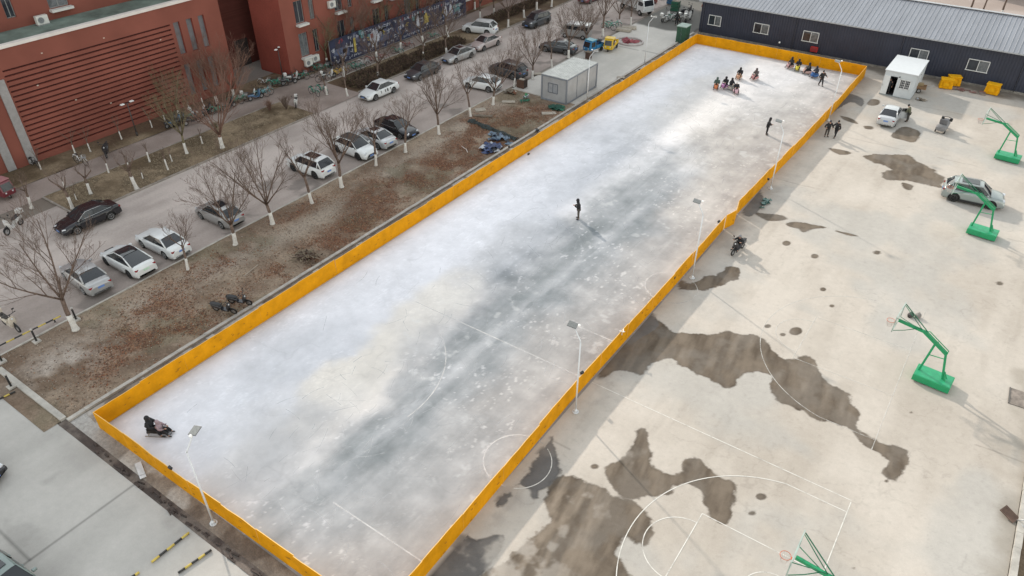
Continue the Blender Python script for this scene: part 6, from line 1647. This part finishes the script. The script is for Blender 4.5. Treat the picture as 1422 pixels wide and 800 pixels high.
# ------------------------------------------------------------------ odds and ends
def heap(name, label, cat, loc, mats, n, sx, sy, h, seed, rz=0):
    """crumpled sheet goods: folded, overlapping pieces"""
    rnd = random.Random(seed); b = MB()
    for i in range(n):
        cx, cy = rnd.gauss(0, sx * .38), rnd.gauss(0, sy * .38); w_, l_ = rnd.uniform(.3, .9) * min(1, sx), rnd.uniform(.3, 1.1) * min(1, sx); a = rnd.uniform(0, 3.1); z0 = rnd.uniform(.03, h) * math.exp(-(cx / sx) ** 2 - (cy / sy) ** 2)
        N = 5; V = []; ph = rnd.uniform(0, 6)
        for p_ in range(N + 1):
            for q_ in range(N + 1):
                u, v = (p_ / N - .5) * w_, (q_ / N - .5) * l_; x = cx + u * math.cos(a) - v * math.sin(a); y = cy + u * math.sin(a) + v * math.cos(a)
                V.append((x, y, max(.01, z0 + .10 * math.sin(u * 9 + ph) * math.cos(v * 7 + ph) + rnd.uniform(-.035, .035) - .25 * (u * u + v * v))))
        b.add(V, [(p_ * (N + 1) + q_, (p_ + 1) * (N + 1) + q_, (p_ + 1) * (N + 1) + q_ + 1, p_ * (N + 1) + q_ + 1) for p_ in range(N) for q_ in range(N)], rnd.randrange(len(mats)), rnd.random() < .5)
    o = b.build(name, mats, None, 0, loc); o.rotation_euler = (0, 0, rz); return tag(o, label, cat)
tb = mat('tarp_blue', (.03, .05, .13), .5, var=.4, scale=4); tb2 = mat('tarp_steel', (.10, .15, .21), .45, var=.3); tw_ = mat('tarp_white', (.42, .44, .48), .6, var=.2); tk = mat('tarp_black', (.025, .027, .035), .6); nt_ = mat('net_dark', (.035, .045, .045), .9, var=.4, scale=20)
heap('tarpaulin_heap', 'crumpled dark blue and white tarpaulin heap on the strip, the one nearest the camera', 'tarpaulin', (*G(682, 208)[:2], .1), [tb, tb, tw_, tk], 26, 1.1, 1.0, .45, 1)
heap('tarpaulin_heap', 'steel blue folded tarpaulin heap lying on the dark netting', 'tarpaulin', (*G(694, 193)[:2], .1), [tb2, tb, tb2, tk], 22, 1.2, 1.0, .4, 2)
def net_roll(label, a, b_, wd, seed, m_):
    a = Vector(a); b_ = Vector(b_); d = b_ - a; L_ = d.length; rnd = random.Random(seed); k = MB(); nn = Vector((-d.y, d.x, 0)).normalized()
    N = int(L_ / .12); W_ = 8; V = []
    for i in range(N + 1):
        c_ = a + d * i / N; ww = wd * (.8 + .3 * math.sin(i * .35 + seed))
        for j in range(W_ + 1): V.append(c_ + nn * (j / W_ - .5) * ww + Vector((rnd.uniform(-.04, .04), rnd.uniform(-.04, .04), .04 + .16 * (1 - (2 * j / W_ - 1) ** 2) + rnd.uniform(-.05, .05))))
    k.add(V, [(i * (W_ + 1) + j, (i + 1) * (W_ + 1) + j, (i + 1) * (W_ + 1) + j + 1, i * (W_ + 1) + j + 1) for i in range(N) for j in range(W_) if rnd.random() < .93], 0)
    return tag(k.build('netting', m_), label, 'netting')
net_roll('dark netting laid out across the strip from the tree to the blue tarpaulins', (*G(653, 169)[:2], .1), (*G(718, 196)[:2], .1), .8, 1, nt_)
net_roll('green netting bundle at the near right corner of the container', (*G(700 + 22, 143)[:2], .1), (*G(735, 141)[:2], .1), .5, 2, mat('net_green', (.03, .13, .08), .8, var=.3))
heap('netting_heap', 'dark green netting heap against the near side of the container', 'netting', (*G(774, 152)[:2], .1), [mat('net_green_dark', (.015, .07, .05), .8, var=.3), mat('net_green', (.03, .13, .08), .8)], 16, .9, .6, .4, 5)
heap('netting_heap', 'small green bag heap left of the container', 'netting', (*G(731, 137)[:2], .1), [mat('net_green_light', (.05, .20, .09), .7, var=.2), tw_], 9, .5, .4, .4, 6)
wood_p = mat('pale_board', (.36, .32, .27), .8, var=.15, scale=2); wood_d = mat('weathered_board', (.16, .13, .10), .9, var=.25)
def plank(label, u, v, l_, w_, rz, h=.08, m_=wood_p, nm='board', cat='board'):
    b = MB(); n = max(1, int(w_ / .2))
    for i in range(n): b.box(0, (i - (n - 1) / 2) * w_ / n, h / 2 + .01 * (i % 2), l_ * (1 - .04 * (i % 3)), w_ / n - .012, h)
    b.box(l_ * .3, 0, h + .03, .08, w_ * .95, .03)
    p = G(u, v); o = b.build(nm, m_, None, .004, (p.x, p.y, .09)); o.rotation_euler = (0, 0, rz); return tag(o, label, cat)
plank('pale board lying by the near corner of the container', 762, 159, 1.5, .6, .7)
plank('pale board lying on the dirt left of the container', 706, 143, 1.4, .5, .6)
plank('pale square manhole frame on the strip beside the tree at the netting', 667, 154, 1.1, .7, .9)
plank('weathered plank lying beside the dark netting', 671, 163, 1.9, .35, .5, .12, wood_d)
plank('light board lying on the gutter outside the left boards', 862, 109, .9, .5, .4)
plank('white torn sheet lying over the drain in front of the near boards', 196, 655, 1.2, .32, R_(-20), .05, mat('torn_sheet', (.55, .56, .58), .6))
plank('broken pale lid on the yard next to the street trees', 745, 104, 1.1, .5, .8)
for (u, v, rz, lb) in [(866, 44, .2, 'stack of pale boards on the yard behind the red tarpaulin'), (873, 41, .5, 'second stack of boards on the yard near the white-footed tree')]:
    plank(lb, u, v, 2.0, .8, rz, .3)
b = MB(); b.box(0, 0, .45, .9, .7, .85)
for s in (-1, 1): b.box(0, s * .36, .45, .95, .03, .9, mi=1)
b.box(0, 0, .9, .6, .4, .08, mi=2)
o = b.build('crate', [mat('crate_dark', (.05, .035, .03), .9, var=.3), mat('crate_brown', (.09, .05, .035), .9), wood_p], None, .01, (*G(725, 122)[:2], .08)); tag(o, 'dark brown crate with papers on top left of the container', 'crate')
heap('rubbish_heap', 'brown rubbish heap beside the dark crate', 'rubbish', (*G(708, 130)[:2], .1), [wood_d, wood_p, mat('rust_scrap', (.16, .07, .04), .9)], 16, .7, .5, .4, 9)
b = MB(); b.box(0, 0, .4, .6, .6, .8); b.box(0, 0, .82, .7, .7, .05, mi=1); o = b.build('bin', [mat('bin_brown', (.07, .04, .03), .8), wood_d], None, .02, (*G(817, 82)[:2], .08)); tag(o, 'dark brown bin beside the blue cargo tricycle', 'bin')
heap('red_tarpaulin', 'wine red tarpaulin spread on the yard with a pale rim', 'tarpaulin', (*G(873, 58)[:2], .08), [mat('tarp_red', (.24, .05, .065), .7, var=.2), mat('tarp_red2', (.28, .07, .08), .7)], 24, 1.3, 1.0, .25, 11)
b = MB(); b.torus((0, 0, .09), 1.75, .14, 'Z', 30, 6); o = b.build('folded_rim', mat('canvas_pale', (.42, .38, .37), .8, var=.15), None, 0, (*G(874, 59)[:2], .05)); o.scale = (1, .85, 1); tag(o, 'pale folded canvas edge lying round the wine red tarpaulin', 'canvas')
heap('dark_bundle', 'dark bundle of ropes at the gutter beside the last trees', 'bundle', (*G(891, 100)[:2], .1), [wood_d, tk], 9, .5, .4, .3, 12)
for i, (u, v, c_, lb) in enumerate([(795, 112 + 50, tk, 'black bag against the kerb above the rink boards'), (600, 262, wood_p, None)]):
    if lb: heap('bag', lb, 'bag', (*G(745, 183)[:2], .12), [c_], 6, .3, .3, .25, 20 + i)
b = MB(); b.tube([(0, 0, .03), (.5, -.25, .04), (.75, -.28, .03), (1.3, -.75, .03)], .035, 6); o = b.build('pipe', mat('pvc_white', (.55, .50, .46), .5), None, 0, (*G(641, 205)[:2], .14)); tag(o, 'short bent white pipe on the leaves left of the tarpaulins', 'pipe')
b = MB(); b.bar((0, 0, .04), (.35, -1.5, .05), .03); o = b.build('stick', wood_p, None, 0, (*G(359, 370)[:2], .12)); tag(o, 'thin pale stick on the strip beside the rink', 'stick')
hz_ = mat('post_black', (.025, .025, .025), .6); hy = mat('post_yellow', (.50, .38, .08), .6, var=.12)
for (u, v, lb) in [(107, 446, 'black bollard at the foot of the nearest bare tree'), (52, 476, 'black bollard in the middle of the yellow and black rail'), (4, 504, 'black bollard at the left edge beside the kerb'), (17, 539, 'black bollard on the narrow kerb in front of the planting strip')]:
    def bol():
        t = thing('bollard', '', 'bollard'); b = MB(); b.tube([(0, 0, .1), (0, 0, .95), (0, 0, 1.0)], [.06, .06, .03], 10); b.build('post', hz_, t)
        b = MB(); b.box(0, 0, .06, .42, .42, .12); b.build('foot', kerb_m, t, .01); b = MB(); b.tube([(0, 0, .96), (0, 0, 1.06)], .075, 10); b.build('cap', mat('cap_pale', (.4, .38, .36), .7), t); return t
    place('bollard', bol, (*G(u, v)[:2], .06), 0, lb, None, 'black bollards')
def striped(a, b_, z, r_, n, label, seg0=0, name='striped_rail', cat='rail', legs=True):
    k = MB(); a = Vector((*a, z)); b_ = Vector((*b_, z)); d = (b_ - a) / n
    for i in range(n): k.tube([a + d * i, a + d * (i + 1)], r_, 8, (i + seg0) % 2)
    if legs:
        for p_ in (a.lerp(b_, .1), a.lerp(b_, .9)): k.tube([(p_.x, p_.y, .02), p_], r_, 6, 1)
    return tag(k.build(name, [hy, hz_]), label, cat)
A, B = G(-12, 491), G(86, 443); striped(A[:2], B[:2], .25, .05, 9, 'low yellow and black striped rail along the street, left edge')
A, B = G(211, 782), G(263, 741); striped(A[:2], B[:2], .08, .055, 5, 'yellow and black wheel stop on the forecourt, the left one of two full ones', legs=False, name='wheel_stop', cat='wheel stop')
A, B = G(248, 797), G(294, 765); striped(A[:2], B[:2], .08, .055, 5, 'yellow and black wheel stop on the forecourt, the right one of two full ones', 1, legs=False, name='wheel_stop', cat='wheel stop')
A, B = G(165, 815), G(194, 796); striped(A[:2], B[:2], .08, .055, 5, 'yellow and black wheel stop almost cut off by the bottom edge', legs=False, name='wheel_stop', cat='wheel stop')
A, B = G(-10, 560), G(22, 545); striped(A[:2], B[:2], .08, .05, 4, 'yellow and black striped rail end at the left edge below the bollards', legs=False)
for u, v, lb in [(37, 402, None)]: pass
# yellow bales beside the hall
yb_ = mat('yellow_foam', (.66, .31, .006), .75, var=.12, scale=3, spec=.1)
def bale():
    t = thing('yellow_bin', '', 'bin'); b = MB(); b.box(0, 0, .5, 1.35, 1.0, .95, taper=.88); b.build('body', yb_, t, .05)
    b = MB(); b.box(0, 0, 1.0, 1.3, .95, .10); b.box(0, -.52, .5, .6, .05, .35); b.build('lid', mat('yellow_foam_lid', (.68, .34, .01), .75, var=.1, spec=.1), t, .03)
    b = MB(); b.box(-.3, -.54, .5, .1, .05, .7); b.box(.3, -.54, .5, .1, .05, .7); b.build('rib', yb_, t); return t
for u, v, rz, s_, lb in [(1312, 122, .2, 1.0, 'yellow bin against the hall, left one of three, nearest the camera'), (1326, 112, .4, 1.0, 'yellow bin against the hall, behind and right of the left one'), (1376, 130, -.1, 1.05, 'yellow bin against the hall standing on its own at the right')]:
    p = G(u, v); place('bale', bale, (p.x, min(p.y, 72.6), .02), rz, lb, s_)
b = MB(); rnd = random.Random(31)
for i in range(26): b.box(rnd.uniform(-1.6, 1.6), rnd.uniform(-.35, .35), rnd.uniform(.04, .16), rnd.uniform(.3, .7), .12, .08, rnd.uniform(-.4, .4), mi=i % 2)
o = b.build('brick_rubble', [mat('rubble_red', (.20, .10, .09), .9, var=.2), mat('rubble_grey', (.24, .19, .17), .9)], None, 0, (*G(1342, 127)[:2], .02)); tag(o, 'low row of reddish brick rubble between the yellow bins', 'rubble')
t = thing('handcart', 'brown handcart with a wooden box beside the white cabin', 'cart', (*G(1275, 128)[:2], .02), .1)
b = MB(); b.box(0, 0, .5, 1.3, .8, .12); b.box(0, -.38, .65, 1.3, .05, .25); b.box(0, .38, .65, 1.3, .05, .25); b.box(-.64, 0, .65, .05, .8, .25); b.build('box', mat('cart_wood', (.22, .13, .07), .8, var=.2), t)
b = MB(); b.box(-.1, .1, .85, .8, .5, .25); b.build('load', mat('cardboard', (.30, .22, .12), .8), t, .02)
for s in (-1, 1): wheel2(t, 0, s * .43, .24, .06)
b = MB(); b.tube([(.65, -.25, .55), (1.3, -.2, .95)], .02, 5); b.tube([(.65, .25, .55), (1.3, .2, .95)], .02, 5); b.tube([(1.3, -.2, .95), (1.3, .2, .95)], .02, 5); b.build('handle', steel, t)
heap('litter_heap', 'white and brown litter in front of the handcart', 'litter', (*G(1278, 139)[:2], .02), [tw_, wood_d, wood_p], 8, .7, .4, .12, 14)
heap('fir_branches', 'fresh green fir branches lying at the foot of the fourth lamp post', 'branches', (*G(1062, 283)[:2], .03), [mat('fir_green', (.03, .10, .085), .8, var=.3), mat('fir_grey', (.14, .22, .21), .8)], 26, .35, 1.3, .22, 15)
for u, v, w_, lb in [(1264, 440, .42, 'small dark bag on the court line beside the middle basketball stand, left one'), (1274, 441, .38, 'small pale bag on the court line beside the middle basketball stand, right one')]:
    b = MB(); loft(b, [(-w_ / 2, .10, .0, .22), (-w_ / 3, .17, .0, .30), (w_ / 4, .17, .0, .32), (w_ / 2, .08, .02, .2)], 10); b.torus((0, 0, .32), .09, .015, 'Y', 10, 4, 0, PI)
    p = G(u, v); o = b.build('bag', mat('bag_dark' if 'dark' in lb else 'bag_pale', (.045, .042, .04) if 'dark' in lb else (.2, .185, .17), .7, var=.2), None, 0, (p.x, p.y, .02)); o.rotation_euler = (0, 0, 1.2); tag(o, lb, 'bag')
t = thing('drain_frame', 'brown rusty grating panel leaning at the right kerb', 'grating', (*G(1400, 717)[:2], .02), R_(-25)); b = MB(); b.box(0, 0, .16, .75, .55, .06, 0, 0, 0, .25)
for i in range(5): b.box(0, -.2 + i * .1, .21, .7, .02, .03, 0, 0, 0, .25)
b.build('panel', mat('rust_panel', (.14, .09, .07), .8, var=.25), t); b = MB(); b.tube([(.3, 0, 0), (.75, .1, .5)], .03, 6); b.tube([(.2, .2, 0), (.9, -.2, .2)], .025, 6); b.build('post', steel, t)
b = MB(); b.box(0, 0, .015, 1.5, 1.5, .03); b.box(-.72, 0, .03, .06, 1.5, .06, mi=1); o = b.build('pit_cover', [mat('pit_cover_brown', (.22, .185, .16), .85, var=.3, scale=2), mat('pit_rim', (.12, .11, .10), .8)], None, 0, (*G(1421, 556)[:2], .02)); o.rotation_euler = (0, 0, .05); tag(o, 'square brown stained pit cover in the concrete at the right edge', 'cover')
b = MB()
for i in range(60):
    x = rnd.uniform(-20, 1); b.box(x, -12.22 + rnd.gauss(0, .10), .05, rnd.uniform(.08, .5), rnd.uniform(.05, .12), rnd.uniform(.04, .12), rnd.uniform(-.3, .3))
o = b.build('trench_clods', mat('clod_dark', (.06, .045, .04), .95, var=.3)); tag(o, None, None, None, 'stuff')
b = MB(); rnd = random.Random(41)
for i in range(40): b.sphere((rnd.uniform(-21.9, -20.4), rnd.uniform(-5, 73), .04), rnd.uniform(.04, .13), (1, 1.2, .5), 6, 4)
o = b.build('gutter_stones', mat('stone_grey', (.26, .23, .21), .9, var=.3)); tag(o, None, None, None, 'stuff')
# distant yard clutter and buildings past the top edge
sh = thing('market_shed', 'blue roofed open shed at the top edge left of the dark hall', 'shed', (-30, 92, 0)); b = MB(); b.box(0, 0, 2.7, 9, 4, .15, 0, 0, .12); b.build('roof', mat('shed_blue', (.03, .12, .22), .5), sh)
b = MB()
for x in (-4, 0, 4):
    for y in (-1.6, 1.6): b.tube([(x, y, 0), (x, y, 2.7)], .06, 6)
b.build('post', steel, sh)
for i, (x, y, c_, lb) in enumerate([(-33, 83.5, (.22, .04, .03), 'red stall crate stack at the top edge left of the hall'), (-28.5, 81.5, (.02, .10, .06), 'green stall crate stack at the top edge left of the hall'), (-24.8, 84, (.35, .10, .04), 'orange red stall crate stack nearest the hall end'), (-30.5, 84.5, (.03, .10, .2), 'blue stall crate stack behind the green one')]):
    b = MB(); rr = random.Random(i)
    for z in range(3):
        b.box(rr.uniform(-.05, .05), 0, .25 + z * .45, 1.1, .8, .40, rr.uniform(-.1, .1)); b.box(0, 0, .46 + z * .45, 1.0, .7, .02, mi=1)
    o = b.build('crate_stack', [mat('crate_col%d' % i, c_, .6, var=.2), wood_d], None, .01, (x, y, .05)); tag(o, lb, 'crates')
bb = office('far_block', 'pale pinkish building behind the bare trees at the top right edge', 60, -20, -19.9, 0, 1, .1, []) if False else None
t = thing('far_building', 'pale building whose foot shows beyond the hall roof, top right', 'building', (22, 118, 0)); b = MB(); b.box(0, 4, 5, 40, 8, 10); b.build('wall', mat('far_wall_pink', (.38, .32, .31), .8, var=.08), t)
b = MB()
for i in range(12): b.box(-18 + i * 3.2, -.02, 1.9, 1.4, .1, 1.6); b.box(-18 + i * 3.2, -.02, 5.2, 1.4, .1, 1.6)
b.build('window', glass, t); b = MB(); b.box(0, 4, 10.15, 41, 9, .3); b.build('roof', coping, t)
tag(k, None) if False else None
